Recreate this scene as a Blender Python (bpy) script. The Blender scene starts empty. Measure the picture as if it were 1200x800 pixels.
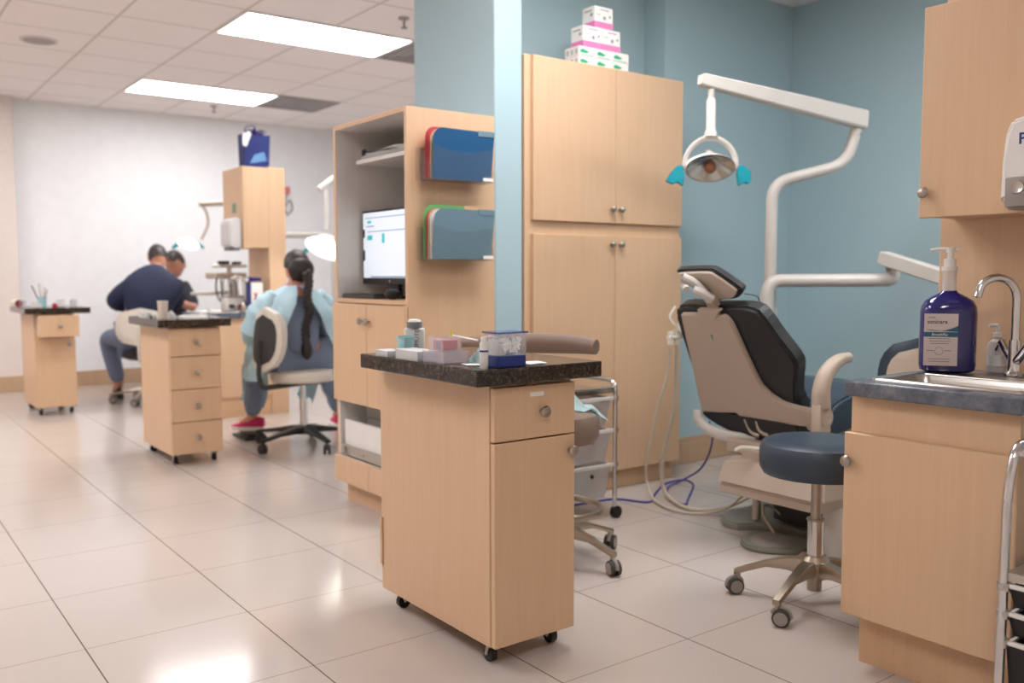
import bpy, bmesh, math, random
from mathutils import Vector, Matrix, Euler, noise
R = math.radians
PI = math.pi
random.seed(7)
COL = bpy.context.scene.collection
SC = bpy.context.scene

# ------------------------------------------------------------------ materials
MATS = {}
def _m(name):
    m = bpy.data.materials.new(name); m.use_nodes = True
    nt = m.node_tree; b = nt.nodes['Principled BSDF']
    MATS[name] = m
    return m, nt, b
def setp(b, **k):
    for n, v in k.items():
        n = n.replace('_', ' ')
        if n in b.inputs: b.inputs[n].default_value = v
def srgb(r, g, b):
    f = lambda c: (c/255/12.92) if c/255 <= .04045 else ((c/255+.055)/1.055)**2.4
    return (f(r), f(g), f(b), 1)
def solid(name, rgb, rough=.5, metal=0, var=.05, scale=12, bump=0, **k):
    """plain procedural material: base colour with a faint noise variation and optional bump"""
    m, nt, b = _m(name)
    c = srgb(*rgb)
    tc = nt.nodes.new('ShaderNodeTexCoord'); n = nt.nodes.new('ShaderNodeTexNoise')
    n.inputs['Scale'].default_value = scale; n.inputs['Detail'].default_value = 3
    nt.links.new(tc.outputs['Object'], n.inputs['Vector'])
    mx = nt.nodes.new('ShaderNodeMix'); mx.data_type = 'RGBA'
    mx.inputs['A'].default_value = tuple(x*(1-var) for x in c[:3])+(1,)
    mx.inputs['B'].default_value = tuple(min(1, x*(1+var)) for x in c[:3])+(1,)
    nt.links.new(n.outputs['Fac'], mx.inputs['Factor'])
    nt.links.new(mx.outputs['Result'], b.inputs['Base Color'])
    if bump:
        bp = nt.nodes.new('ShaderNodeBump'); bp.inputs['Strength'].default_value = bump; bp.inputs['Distance'].default_value = .002
        n2 = nt.nodes.new('ShaderNodeTexNoise'); n2.inputs['Scale'].default_value = scale*12
        nt.links.new(tc.outputs['Object'], n2.inputs['Vector'])
        nt.links.new(n2.outputs['Fac'], bp.inputs['Height']); nt.links.new(bp.outputs['Normal'], b.inputs['Normal'])
    setp(b, Roughness=rough, Metallic=metal, **k)
    return m
def wood(name, c1, c2, rough=.42):
    m, nt, b = _m(name)
    tc = nt.nodes.new('ShaderNodeNewGeometry'); mp = nt.nodes.new('ShaderNodeMapping')
    mp.inputs['Scale'].default_value = (26, 26, 1.3)
    nt.links.new(tc.outputs['Position'], mp.inputs['Vector'])
    n = nt.nodes.new('ShaderNodeTexNoise'); n.inputs['Scale'].default_value = 1.6; n.inputs['Detail'].default_value = 6; n.inputs['Distortion'].default_value = .6
    nt.links.new(mp.outputs['Vector'], n.inputs['Vector'])
    n2 = nt.nodes.new('ShaderNodeTexNoise'); n2.inputs['Scale'].default_value = 6; n2.inputs['Detail'].default_value = 4
    nt.links.new(mp.outputs['Vector'], n2.inputs['Vector'])
    ad = nt.nodes.new('ShaderNodeMath'); ad.operation = 'MULTIPLY_ADD'; ad.inputs[1].default_value = .35
    nt.links.new(n2.outputs['Fac'], ad.inputs[0])
    hf = nt.nodes.new('ShaderNodeMath'); hf.operation = 'MULTIPLY'; hf.inputs[1].default_value = .65
    nt.links.new(n.outputs['Fac'], hf.inputs[0]); nt.links.new(hf.outputs[0], ad.inputs[2])
    cr = nt.nodes.new('ShaderNodeValToRGB')
    cr.color_ramp.elements[0].position = .25; cr.color_ramp.elements[0].color = srgb(*c1)
    cr.color_ramp.elements[1].position = .75; cr.color_ramp.elements[1].color = srgb(*c2)
    nt.links.new(ad.outputs[0], cr.inputs['Fac']); nt.links.new(cr.outputs['Color'], b.inputs['Base Color'])
    setp(b, Roughness=rough)
    return m
def speckle(name, c1, c2, c3, scale, rough):
    m, nt, b = _m(name)
    tc = nt.nodes.new('ShaderNodeNewGeometry')
    n = nt.nodes.new('ShaderNodeTexNoise'); n.inputs['Scale'].default_value = scale; n.inputs['Detail'].default_value = 8; n.inputs['Roughness'].default_value = .75
    nt.links.new(tc.outputs['Position'], n.inputs['Vector'])
    cr = nt.nodes.new('ShaderNodeValToRGB')
    e = cr.color_ramp.elements
    e[0].position = .40; e[0].color = srgb(*c1); e[1].position = .66; e[1].color = srgb(*c3)
    x = e.new(.52); x.color = srgb(*c2)
    nt.links.new(n.outputs['Fac'], cr.inputs['Fac']); nt.links.new(cr.outputs['Color'], b.inputs['Base Color'])
    setp(b, Roughness=rough)
    return m
def emis(name, rgb, s):
    m, nt, b = _m(name)
    setp(b, Base_Color=srgb(*rgb), Emission_Color=srgb(*rgb), Emission_Strength=s)
    b.inputs['Base Color'].default_value = srgb(*rgb); b.inputs['Emission Color'].default_value = srgb(*rgb)
    return m
def clear(name, rgb, rough=.05, trans=1.0, ior=1.45, alpha=1, thin=0):
    m, nt, b = _m(name)
    if thin:                                      # thin clear sheet: see-through with a glossy skin
        b.inputs['Base Color'].default_value = srgb(*rgb); b.inputs['Roughness'].default_value = rough
        b.inputs['IOR'].default_value = 1.5
        lw = nt.nodes.new('ShaderNodeLayerWeight'); lw.inputs['Blend'].default_value = .25
        mr = nt.nodes.new('ShaderNodeMapRange'); mr.inputs['To Min'].default_value = thin; mr.inputs['To Max'].default_value = min(1, thin+.45)
        nt.links.new(lw.outputs['Facing'], mr.inputs['Value']); nt.links.new(mr.outputs['Result'], b.inputs['Alpha'])
        return m
    n = nt.nodes.new('ShaderNodeTexNoise'); n.inputs['Scale'].default_value = 30
    mr = nt.nodes.new('ShaderNodeMapRange'); mr.inputs['To Min'].default_value = rough*.8; mr.inputs['To Max'].default_value = rough*1.3+.01
    nt.links.new(n.outputs['Fac'], mr.inputs['Value']); nt.links.new(mr.outputs['Result'], b.inputs['Roughness'])
    b.inputs['Base Color'].default_value = srgb(*rgb); b.inputs['Transmission Weight'].default_value = trans
    b.inputs['IOR'].default_value = ior; b.inputs['Alpha'].default_value = alpha
    return m
def gridmat(name, base, line, ox, sx, wx, oy, sy, wy, rough, noise_amt, linex=None, spec=.5):
    m, nt, b = _m(name)
    g = nt.nodes.new('ShaderNodeNewGeometry'); sp = nt.nodes.new('ShaderNodeSeparateXYZ')
    nt.links.new(g.outputs['Position'], sp.inputs[0])
    def lines(out, o, s, w):
        a = nt.nodes.new('ShaderNodeMath'); a.operation = 'SUBTRACT'; a.inputs[1].default_value = o-w/2-s*100
        nt.links.new(out, a.inputs[0])
        d = nt.nodes.new('ShaderNodeMath'); d.operation = 'DIVIDE'; d.inputs[1].default_value = s
        nt.links.new(a.outputs[0], d.inputs[0])
        f = nt.nodes.new('ShaderNodeMath'); f.operation = 'FRACT'; nt.links.new(d.outputs[0], f.inputs[0])
        l = nt.nodes.new('ShaderNodeMath'); l.operation = 'LESS_THAN'; l.inputs[1].default_value = w/s
        nt.links.new(f.outputs[0], l.inputs[0]); return l.outputs[0]
    lx = lines(sp.outputs['X'], ox, sx, wx); ly = lines(sp.outputs['Y'], oy, sy, wy)
    n = nt.nodes.new('ShaderNodeTexNoise'); n.inputs['Scale'].default_value = 3.2; n.inputs['Detail'].default_value = 5
    nt.links.new(g.outputs['Position'], n.inputs['Vector'])
    c = srgb(*base)
    mx = nt.nodes.new('ShaderNodeMix'); mx.data_type = 'RGBA'
    mx.inputs['A'].default_value = tuple(x*(1-noise_amt) for x in c[:3])+(1,)
    mx.inputs['B'].default_value = tuple(min(1, x*(1+noise_amt)) for x in c[:3])+(1,)
    nt.links.new(n.outputs['Fac'], mx.inputs['Factor'])
    m1 = nt.nodes.new('ShaderNodeMix'); m1.data_type = 'RGBA'; m1.inputs['B'].default_value = srgb(*line)
    nt.links.new(ly, m1.inputs['Factor']); nt.links.new(mx.outputs['Result'], m1.inputs['A'])
    m2 = nt.nodes.new('ShaderNodeMix'); m2.data_type = 'RGBA'; m2.inputs['B'].default_value = srgb(*(linex or line))
    nt.links.new(lx, m2.inputs['Factor']); nt.links.new(m1.outputs['Result'], m2.inputs['A'])
    nt.links.new(m2.outputs['Result'], b.inputs['Base Color'])
    setp(b, Roughness=rough); b.inputs['Specular IOR Level'].default_value = spec
    return m

M_WOOD = wood('maple_laminate', (209, 173, 138), (218, 184, 150))
M_WOODB = wood('maple_edge', (204, 164, 128), (214, 178, 142))
M_BASEB = wood('baseboard_wood', (184, 152, 122), (196, 166, 136), .5)
M_GRAN = speckle('dark_speckled_laminate', (26, 23, 21), (46, 40, 36), (104, 90, 78), 85, .14)
M_BLUEC = speckle('blue_grey_laminate', (80, 85, 96), (100, 106, 117), (130, 128, 130), 16, .25)
M_FLOOR = gridmat('polished_tile', (195, 184, 176), (152, 138, 128), .538, .490, .004, 2.312, .5074, .0035, .13, .025, (108, 94, 84), .22)
M_CEIL = gridmat('ceiling_tile', (246, 238, 235), (212, 202, 197), 1.524, .61, .018, 6.231, .61, .018, .9, .02)
M_WHITEW = solid('white_wall_paint', (238, 239, 241), .7, bump=.05)
M_PINKW = solid('cream_wall_paint', (228, 217, 210), .7)
M_BLUEW = solid('blue_wall_paint', (170, 196, 204), .62, var=.02, scale=3, bump=.05)
M_MEL = solid('white_melamine', (214, 208, 203), .4)
M_WHITE = solid('white_plastic', (228, 226, 222), .35)
M_WHITEP = solid('white_enamel', (206, 202, 196), .28)
M_BEIGE = solid('beige_plastic', (186, 170, 154), .42)
M_CREAM = solid('cream_vinyl', (222, 214, 202), .5)
M_GREYC = solid('grey_green_enamel', (134, 134, 122), .4)
M_BLACK = solid('black_plastic', (22, 22, 23), .4)
M_BLACKV = solid('black_vinyl', (34, 35, 38), .45)
M_NAVYV = solid('slate_blue_vinyl', (50, 63, 77), .38)
M_BROWNV = solid('taupe_vinyl', (132, 112, 100), .4)
M_CHROME = solid('chrome', (215, 215, 215), .12, 1)
M_NICKEL = solid('brushed_nickel', (176, 168, 160), .3, 1)
M_ALU = solid('cast_aluminium', (178, 166, 150), .32, .9)
M_STEEL = solid('stainless_steel', (190, 186, 180), .28, 1)
M_DGREY = solid('dark_grey_rubber', (58, 56, 55), .6)
M_GREYW = solid('grey_wheel_plastic', (150, 142, 136), .5)
M_PAPER = solid('white_paper', (236, 234, 230), .8)
M_MINT = solid('pale_mint_tissue', (206, 230, 230), .85)
M_CYAN = solid('pale_cyan_plastic', (168, 214, 218), .45)
M_TEAL = clear('teal_plastic', (20, 160, 180), .15, thin=.85)
M_TEALS = solid('teal_print', (60, 190, 190), .5)
M_COBALT = solid('cobalt_blue_plastic', (24, 48, 118), .3)
M_BLUEB = solid('deep_blue_bottle', (22, 24, 104), .08, Coat_Weight=.6)
M_CLEAR = clear('clear_plastic', (240, 242, 246), .05, thin=.035)
M_FILM = clear('clear_film', (150, 160, 168), .12, thin=.02)
M_FROST = clear('frosted_plastic', (226, 226, 228), .35, thin=.42)
M_LILAC = clear('lilac_clear_plastic', (224, 218, 230), .2, thin=.12)
M_PINK = solid('pink_print', (226, 132, 186), .5)
M_RED = solid('red_print', (196, 44, 60), .5)
M_SALM = solid('salmon_plastic', (214, 120, 116), .5)
M_YEL = solid('yellow_tip', (222, 206, 80), .5)
M_GREEN = solid('green_print', (40, 168, 124), .5)
M_GREENF = solid('green_folder', (98, 178, 106), .6)
M_MANILA = solid('manila_folder', (206, 176, 140), .7)
M_REDF = solid('red_folder', (196, 66, 82), .6)
M_BLUEF = solid('blue_folder', (28, 84, 130), .3)
M_STEELF = solid('slate_folder', (104, 134, 148), .35)
M_GREYT = solid('grey_print', (110, 112, 120), .6)
M_DARKT = solid('dark_print', (60, 62, 70), .6)
M_TEALB = solid('dark_teal_print', (36, 92, 122), .5)
M_LABEL = solid('bottle_label', (206, 194, 190), .4)
M_PURP = solid('purple_cable', (72, 66, 150), .45)
M_HOSE = solid('cream_hose', (196, 184, 166), .45)
M_SKIN = solid('skin', (206, 150, 126), .5, Subsurface_Weight=.1)
M_HAIR = solid('dark_hair', (36, 26, 24), .45, scale=60, var=.5)
M_JACK = solid('navy_cloth', (30, 38, 66), .85, scale=20, var=.15, bump=.1)
M_DARKC = solid('charcoal_cloth', (44, 42, 52), .85, bump=.1)
M_JEAN = solid('denim_cloth', (122, 134, 162), .85, bump=.1)
M_SCRUB = solid('grey_blue_scrubs', (124, 138, 162), .85, bump=.1)
M_GOWN = solid('pale_blue_gown', (184, 216, 228), .75, scale=14, var=.1, Transmission_Weight=0)
M_MAG = solid('magenta_shoe', (196, 32, 92), .6)
M_GREY = solid('grey_plastic', (120, 120, 122), .4)
M_PURB = solid('blue_purple_bag', (62, 76, 150), .35, scale=5, var=.6)
M_PURR = solid('purple_ribbon', (56, 36, 120), .4)
M_LIGHT = emis('light_diffuser', (252, 251, 252), 14)
M_LAMPON = emis('lamp_glow', (255, 250, 242), 9)
M_SCREEN = emis('screen_glow', (214, 224, 236), .42)
M_SCTEAL = emis('screen_teal', (60, 180, 186), .35)
M_SCGREY = emis('screen_grey', (120, 140, 165), .25)
M_VENT = solid('vent_grey', (168, 160, 158), .6)
M_GOLD = solid('lamp_core', (170, 116, 88), .25, .5)

# ------------------------------------------------------------------ mesh helpers
def BM(): return bmesh.new()
def box(bm, x0, x1, y0, y1, z0, z1, bev=0, seg=1):
    t = bmesh.new()
    bmesh.ops.create_cube(t, size=1)
    for v in t.verts:
        v.co = Vector(((x0+x1)/2+v.co.x*(x1-x0), (y0+y1)/2+v.co.y*(y1-y0), (z0+z1)/2+v.co.z*(z1-z0)))
    if bev: bmesh.ops.bevel(t, geom=list(t.edges)+list(t.verts), offset=bev, segments=seg, affect='EDGES', profile=.5)
    merge(bm, t); return bm
def merge(bm, t, M=None):
    if M is not None: t.transform(M)
    me = bpy.data.meshes.new('tmp'); t.to_mesh(me); t.free(); bm.from_mesh(me); bpy.data.meshes.remove(me)
def frame(d):
    d = Vector(d).normalized(); a = Vector((0, 0, 1)) if abs(d.z) < .9 else Vector((1, 0, 0))
    u = d.cross(a).normalized(); return u, d.cross(u).normalized(), d
def lathe(bm, prof, o=(0, 0, 0), ax=(0, 0, 1), n=24, cap=True):
    u, v, d = frame(ax); o = Vector(o); rings = []
    for r, h in prof:
        rings.append([bm.verts.new(o+d*h+(u*math.cos(2*PI*k/n)+v*math.sin(2*PI*k/n))*max(r, 1e-5)) for k in range(n)])
    for a, b in zip(rings, rings[1:]):
        for k in range(n):
            bm.faces.new((a[k], a[(k+1) % n], b[(k+1) % n], b[k]))
    if cap:
        bm.faces.new(rings[0][::-1]); bm.faces.new(rings[-1])
    return bm
def cyl(bm, p0, p1, r0, r1=None, n=20):
    p0 = Vector(p0); p1 = Vector(p1); r1 = r0 if r1 is None else r1
    return lathe(bm, [(r0, 0), (r1, (p1-p0).length)], p0, p1-p0, n)
def smooth_path(pts, sub=6):
    P = [Vector(p) for p in pts]
    if len(P) < 3: return P
    Q = [P[0]*2-P[1]]+P+[P[-1]*2-P[-2]]; out = []
    for i in range(1, len(Q)-2):
        a, b, c, d = Q[i-1:i+3]
        for s in range(sub):
            t = s/sub
            out.append(.5*((2*b)+(c-a)*t+(2*a-5*b+4*c-d)*t*t+(3*b-a-3*c+d)*t*t*t))
    out.append(P[-1]); return out
def round_path(pts, rad, n=6):
    """polyline with filleted corners"""
    P = [Vector(p) for p in pts]; out = [P[0]]
    for i in range(1, len(P)-1):
        a = (P[i-1]-P[i]); b = (P[i+1]-P[i]); r = min(rad, a.length*.49, b.length*.49)
        p0 = P[i]+a.normalized()*r; p1 = P[i]+b.normalized()*r
        for k in range(n+1):
            t = k/n; out.append(p0*(1-t)**2+P[i]*2*t*(1-t)+p1*t*t)
    out.append(P[-1]); return out
def tube(bm, path, r, n=12, flat=None, up=None):
    P = [Vector(p) for p in path]; rings = []; pu = None
    for i, p in enumerate(P):
        d = (P[min(i+1, len(P)-1)]-P[max(i-1, 0)]).normalized()
        if pu is None:
            u, v, _ = frame(d)
            if up is not None: v = (Vector(up)-d*d.dot(Vector(up))).normalized(); u = v.cross(d)
        else:
            u = (pu-d*d.dot(pu)).normalized(); v = d.cross(u)
        pu = u
        rr = r[i] if isinstance(r, (list, tuple)) else r
        k2 = flat or 1
        rings.append([bm.verts.new(p+u*math.cos(2*PI*k/n)*rr+v*math.sin(2*PI*k/n)*rr*k2) for k in range(n)])
    for a, b in zip(rings, rings[1:]):
        for k in range(n): bm.faces.new((a[k], a[(k+1) % n], b[(k+1) % n], b[k]))
    bm.faces.new(rings[0][::-1]); bm.faces.new(rings[-1])
    return bm
def prism(bm, pts, ext, bev=0, seg=2):
    """closed outline of 3-D points extruded along a vector"""
    t = bmesh.new(); e = Vector(ext)
    a = [t.verts.new(Vector(p)) for p in pts]; b = [t.verts.new(Vector(p)+e) for p in pts]
    n = len(a)
    t.faces.new(a[::-1]); t.faces.new(b)
    for i in range(n): t.faces.new((a[i], a[(i+1) % n], b[(i+1) % n], b[i]))
    bmesh.ops.recalc_face_normals(t, faces=t.faces)
    if bev: bmesh.ops.bevel(t, geom=list(t.edges), offset=bev, segments=seg, affect='EDGES')
    merge(bm, t); return bm
def ball(bm, c, r, sx=1, sy=1, sz=1, seg=20, rot=None):
    t = bmesh.new(); bmesh.ops.create_uvsphere(t, u_segments=seg, v_segments=seg*2//3, radius=r)
    M = Matrix.Translation(Vector(c))
    if rot: M = M @ Euler(rot).to_matrix().to_4x4()
    M = M @ Matrix.Diagonal((sx, sy, sz, 1)); merge(bm, t, M); return bm
def dedge(pts, sub=5):
    """closed smooth outline"""
    P = [Vector(p) for p in pts]; n = len(P); out = []
    for i in range(n):
        a, b, c, d = P[i-1], P[i], P[(i+1) % n], P[(i+2) % n]
        for s in range(sub):
            t = s/sub; out.append(.5*((2*b)+(c-a)*t+(2*a-5*b+4*c-d)*t*t+(3*b-a-3*c+d)*t*t*t))
    return out

WM = {}
def obj(name, bm, mat, parent=None, smooth=True, kind=None):
    me = bpy.data.meshes.new(name)
    bmesh.ops.recalc_face_normals(bm, faces=bm.faces)
    if parent is not None: bm.transform(WM[parent.name].inverted())
    bm.to_mesh(me); bm.free()
    if smooth:
        for p in me.polygons: p.use_smooth = True
        try: me.set_sharp_from_angle(angle=R(32))
        except Exception: pass
    me.materials.append(mat)
    o = bpy.data.objects.new(name, me); COL.objects.link(o)
    if parent is not None: o.parent = parent; WM[o.name] = WM[parent.name].copy()
    else: WM[o.name] = Matrix.Identity(4)
    if kind: o['kind'] = kind
    return o
def thing(name, label, cat, loc=(0, 0, 0), rotz=0, group=None):
    o = bpy.data.objects.new(name, None); COL.objects.link(o); o.empty_display_size = .1
    o.location = loc; o.rotation_euler = (0, 0, rotz)
    WM[o.name] = Matrix.Translation(Vector(loc)) @ Matrix.Rotation(rotz, 4, 'Z')
    o['label'] = label; o['category'] = cat
    if group: o['group'] = group
    return o
def tag(o, label, cat, group=None, kind=None):
    o['label'] = label; o['category'] = cat
    if group: o['group'] = group
    if kind: o['kind'] = kind
    return o
def struct(name, bm, mat, parent=None):
    o = obj(name, bm, mat, parent); o['kind'] = 'structure'; return o
def dup(root, loc, rotz=None, label=None, group=None):
    r = root.copy(); COL.objects.link(r); r.location = loc
    if rotz is not None: r.rotation_euler = (0, 0, rotz)
    if label: r['label'] = label
    if group: r['group'] = group
    WM[r.name] = Matrix.Translation(Vector(loc)) @ Matrix.Rotation(r.rotation_euler.z, 4, 'Z')
    for ch in list(root.children):
        c = ch.copy(); COL.objects.link(c); c.parent = r
        for g in ch.children:
            d = g.copy(); COL.objects.link(d); d.parent = c
    return r
def text(name, s, size, o, xd, yd, mat, parent=None, ext=.0004, bold=False):
    """lettering as a mesh; o = lower left corner, xd reading direction, yd up direction"""
    c = bpy.data.curves.new('tx', 'FONT'); c.body = s; c.size = size; c.extrude = ext; c.resolution_u = 2
    if bold: c.offset = size*.02
    t = bpy.data.objects.new('tx', c); COL.objects.link(t)
    me = bpy.data.meshes.new_from_object(t, depsgraph=bpy.context.evaluated_depsgraph_get())
    bpy.data.objects.remove(t)
    x = Vector(xd).normalized(); y = Vector(yd).normalized(); z = x.cross(y)
    M = Matrix((x, y, z)).transposed().to_4x4(); M.translation = Vector(o)
    bm = bmesh.new(); bm.from_mesh(me); bm.transform(M)
    return obj(name, bm, mat, parent, smooth=False)
def knob(bm, p, d):
    lathe(bm, [(.006, 0), (.006, .010), (.010, .014), (.0155, .018), (.0168, .022), (.014, .027), (.007, .030)], p, d, 20)
    return bm
def skin(pts, edges, sub=2, root=None):
    """pts: name -> (x,y,z,r) ; returns bmesh of the smooth skinned surface"""
    names = list(pts)
    me = bpy.data.meshes.new('sk'); me.from_pydata([pts[n][:3] for n in names], [(names.index(a), names.index(b)) for a, b in edges], [])
    o = bpy.data.objects.new('sk', me); COL.objects.link(o)
    md = o.modifiers.new('s', 'SKIN'); md.use_smooth_shade = True
    for i, n in enumerate(names):
        r = pts[n][3]
        me.skin_vertices[0].data[i].radius = (r, r) if not isinstance(r, tuple) else r
        me.skin_vertices[0].data[i].use_root = (n == (root or names[0]))
    o.modifiers.new('u', 'SUBSURF').levels = sub
    dg = bpy.context.evaluated_depsgraph_get(); dg.update()
    m2 = bpy.data.meshes.new_from_object(o.evaluated_get(dg))
    bpy.data.objects.remove(o)
    bm = bmesh.new(); bm.from_mesh(m2); return bm

# ------------------------------------------------------------------ the room
XR, YB, H = 4.85, 3.56, 2.75
XL, YN, YF = -2.6, -1.9, 9.70
struct('floor', box(BM(), XL, XR+.1, YN, YF+.1, -.06, 0), M_FLOOR)
struct('ceiling', box(BM(), XL, XR+.1, YN, YF+.1, H, H+.06), M_CEIL)
struct('wall_far', box(BM(), 1.378, XR+.1, YF, YF+.1, 0, H), M_WHITEW)
struct('wall_far_recess', box(BM(), XL, 1.378, YF-.12, YF+.1, 0, H), M_PINKW)
struct('wall_left', box(BM(), XL-.1, XL, YN, YF, 0, H), M_PINKW)
struct('wall_near', box(BM(), XL, XR, YN-.1, YN, 0, H), M_PINKW)
struct('wall_right', box(BM(), XR, XR+.1, YN, YB+.2, 0, H), M_BLUEW)
struct('wall_right_far', box(BM(), XR, XR+.1, YB+.2, YF, 0, H), M_WHITEW)
b = BM(); box(b, 3.72, XR, YB, 3.80, 0, H); box(b, 2.545, 3.72, 3.72, 3.80, 0, H)
struct('wall_back', b, M_BLUEW)
struct('wall_back_far_side', box(BM(), 2.545, XR, 3.80, 3.90, 0, H), M_WHITEW)
struct('wall_partition', box(BM(), 2.39, 2.545, 3.325, 4.02, 0, H, .004), M_BLUEW)
def bboard(nm, x0, x1, y0, y1):
    b = BM(); box(b, x0, x1, y0, y1, 0, .085, .003); 
    if x1-x0 > y1-y0: box(b, x0, x1, y0+.004, y1, .085, .105, .003)
    else: box(b, x0+.004, x1, y0, y1, .085, .105, .003)
    struct(nm, b, M_BASEB)
def bboard2(nm, x0, x1, y0, y1):
    b = BM(); box(b, x0, x1, y0, y1, 0, .12, .004); box(b, x0 if x1-x0 > .1 else x0+.006, x1, (y0+.006) if x1-x0 > .1 else y0, y1, .12, .15, .004)
    struct(nm, b, M_BASEB)
bboard2('baseboard_back', 3.72, XR-.016, YB-.016, YB)
bboard2('baseboard_right', XR-.016, XR, YN, YB)
bboard2('baseboard_far', 1.378, XR, YF-.016, YF)
bboard2('baseboard_left', XL, 1.378, YF-.136, YF-.12)

# ceiling lights: recessed troffers
def ceiling_light(x0, y0, label, zc=H):
    t = thing('ceiling_light', label, 'ceiling light', (x0+.61, y0+.305, zc), 0, 'recessed ceiling light panels')
    b = BM()
    for a in ((x0, x0+1.22, y0, y0+.02), (x0, x0+1.22, y0+.59, y0+.61), (x0, x0+.02, y0+.02, y0+.59), (x0+1.2, x0+1.22, y0+.02, y0+.59)):
        box(b, *a, zc-.012, zc-.001)
    obj('frame', b, M_WHITE, t)
    obj('diffuser', box(BM(), x0+.02, x0+1.2, y0+.02, y0+.59, zc-.009, zc-.002), M_LIGHT, t, smooth=False)
ceiling_light(2.134, 5.621, 'larger bright rectangular ceiling light panel, nearer one, above the braided person')
ceiling_light(2.134, 8.061, 'smaller bright rectangular ceiling light panel near the far white wall')
for (x, y, l) in ((-.916, -.6, 'lit ceiling panel above the aisle beside the viewer'), (-.916, 3.18, 'lit ceiling panel above the aisle left of the office cabinet'),
                  (-.916, 5.621, 'lit ceiling panel above the middle of the aisle'), (-.916, 8.061, 'lit ceiling panel above the far end of the aisle'),
                  (1.75, 2.2, 'lit ceiling panel above the foreground cart'), (3.3, .75, 'added unseen ceiling panel above the blue stool and sink, brightening the blue room')):  # last panel is added out of view to brighten the blue room
    ceiling_light(x, y, l)
# vents, speaker, sprinklers
def vent(x0, y0, label):
    t = thing('ceiling_vent', label, 'vent', (x0+.305, y0+.305, H), 0, 'square ceiling vents')
    b = BM()
    for k in range(4):
        w = .305-.07*k; z0 = H-.012+.002*k
        for a in ((x0+.305-w, x0+.305+w, y0+.305-w, y0+.305-w+.03), (x0+.305-w, x0+.305+w, y0+.305+w-.03, y0+.305+w),
                  (x0+.305-w, x0+.305-w+.03, y0+.305-w+.03, y0+.305+w-.03), (x0+.305+w-.03, x0+.305+w, y0+.305-w+.03, y0+.305+w-.03)):
            box(b, *a, z0, H-.001)
    obj('louvre', b, M_VENT, t)
    obj('backing', box(BM(), x0+.01, x0+.6, y0+.01, y0+.6, H-.004, H-.0005), M_GREY, t)
vent(3.354, 8.061, 'grey square ceiling vent beside the smaller far light panel')
vent(3.354, 5.621, 'grey square ceiling vent beside the larger near light panel, half hidden by the blue pier')
t = thing('ceiling_speaker', 'flat round grey speaker grille in the ceiling at upper left', 'speaker', (1.221, 7.2, H))
obj('grille', lathe(BM(), [(.001, -.012), (.09, -.012), (.105, -.008), (.11, -.001)], (1.221, 7.2, H), n=32, cap=False), M_VENT, t)
obj('rim', lathe(BM(), [(.105, -.009), (.122, -.009), (.124, -.001), (.105, -.001)], (1.221, 7.2, H), n=32, cap=False), M_MEL, t)
def sprinkler(x, y, label):
    t = thing('sprinkler_head', label, 'sprinkler', (x, y, H), 0, 'ceiling sprinkler heads')
    obj('escutcheon', lathe(BM(), [(.035, -.001), (.033, -.008), (.012, -.012), (.01, -.03)], (x, y, H)), M_VENT, t)
    b = BM(); cyl(b, (x, y, H-.03), (x, y, H-.06), .007); lathe(b, [(.022, -.06), (.022, -.064)], (x, y, H)); obj('deflector', b, M_GREY, t)
sprinkler(3.02, 5.20, 'small dark sprinkler head in the ceiling behind the larger near light panel')
sprinkler(3.044, 8.95, 'small dark sprinkler head in the ceiling past the smaller far light panel')

# ------------------------------------------------------------------ casters
def caster(parent, x, y, ztop, r=.022, ang=0, small=True, wm=None):
    b = BM(); d = Vector((math.cos(ang), math.sin(ang), 0)); s = Vector((-d.y, d.x, 0))
    c = Vector((x, y, r))+d*.010
    lathe(b, [(r*.5, -.011), (r, -.010), (r, .010), (r*.5, .011)], c, s, 20)
    w = obj('caster', b, wm or M_BLACK, parent)
    b = BM(); box(b, x-.016, x+.016, y-.016, y+.016, ztop-.004, ztop)
    for k in (-1, 1):
        q = c+s*.0145*k; p = Vector((x, y, ztop-.004))+s*.0145*k
        tube(b, [p, q], .005, 8)
    obj('fork', b, M_STEEL, w)

# ------------------------------------------------------------------ rolling carts
def cart(name, label, x0, x1, y0, y1, fronts, top, group='rolling maple dental carts'):
    """fronts: list of (z0,z1,kind,pull,knob_x)"""
    t = thing(name, label, 'cart', (x0, y0, 0), 0, group)
    zb, zt = .06, .80
    b = BM(); box(b, x0, x1, y0+.022, y1-.0, zb, zt, .002)
    obj('cabinet_body', b, M_WOOD, t)
    for z0, z1, kind, pull, kx in fronts:
        d = obj(kind, box(BM(), x0+.002, x1-.001, y0-pull, y0+.019-pull, z0, z1, .0015), M_WOOD, t)
        if pull:
            b = BM(); box(b, x0+.02, x0+.032, y0+.02-pull, y0+.02, z0+.01, z1-.02); box(b, x1-.032, x1-.02, y0+.02-pull, y0+.02, z0+.01, z1-.02)
            box(b, x0+.032, x1-.032, y0+.02-pull, y0+.02, z0+.01, z0+.02); obj('drawer_box', b, M_MEL, d)
        kz = (z0+z1)/2 if kind == 'drawer' else z1-.045
        obj('knob', knob(BM(), (kx, y0-pull, kz), (0, -1, 0)), M_NICKEL, d)
    tx0, tx1, ty0, ty1 = top
    obj('countertop', box(BM(), tx0, tx1, ty0, ty1, .80, .845, .003), M_GRAN, t)
    for cx in (x0+.035, x1-.035):
        for cy in (y0+.06, y1-.06): caster(t, cx, cy, zb, ang=PI/2 if cy < y0+.1 else 0)
    return t
CT = .845
near = cart('rolling_cart', 'large maple cart on casters with dark speckled top in the foreground', 1.41, 1.70, 1.97, 2.61,
     [(.64, .788, 'drawer', 0, 1.575), (.062, .635, 'door', 0, 1.678)], (1.335, 1.778, 1.94, 2.60))
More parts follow.
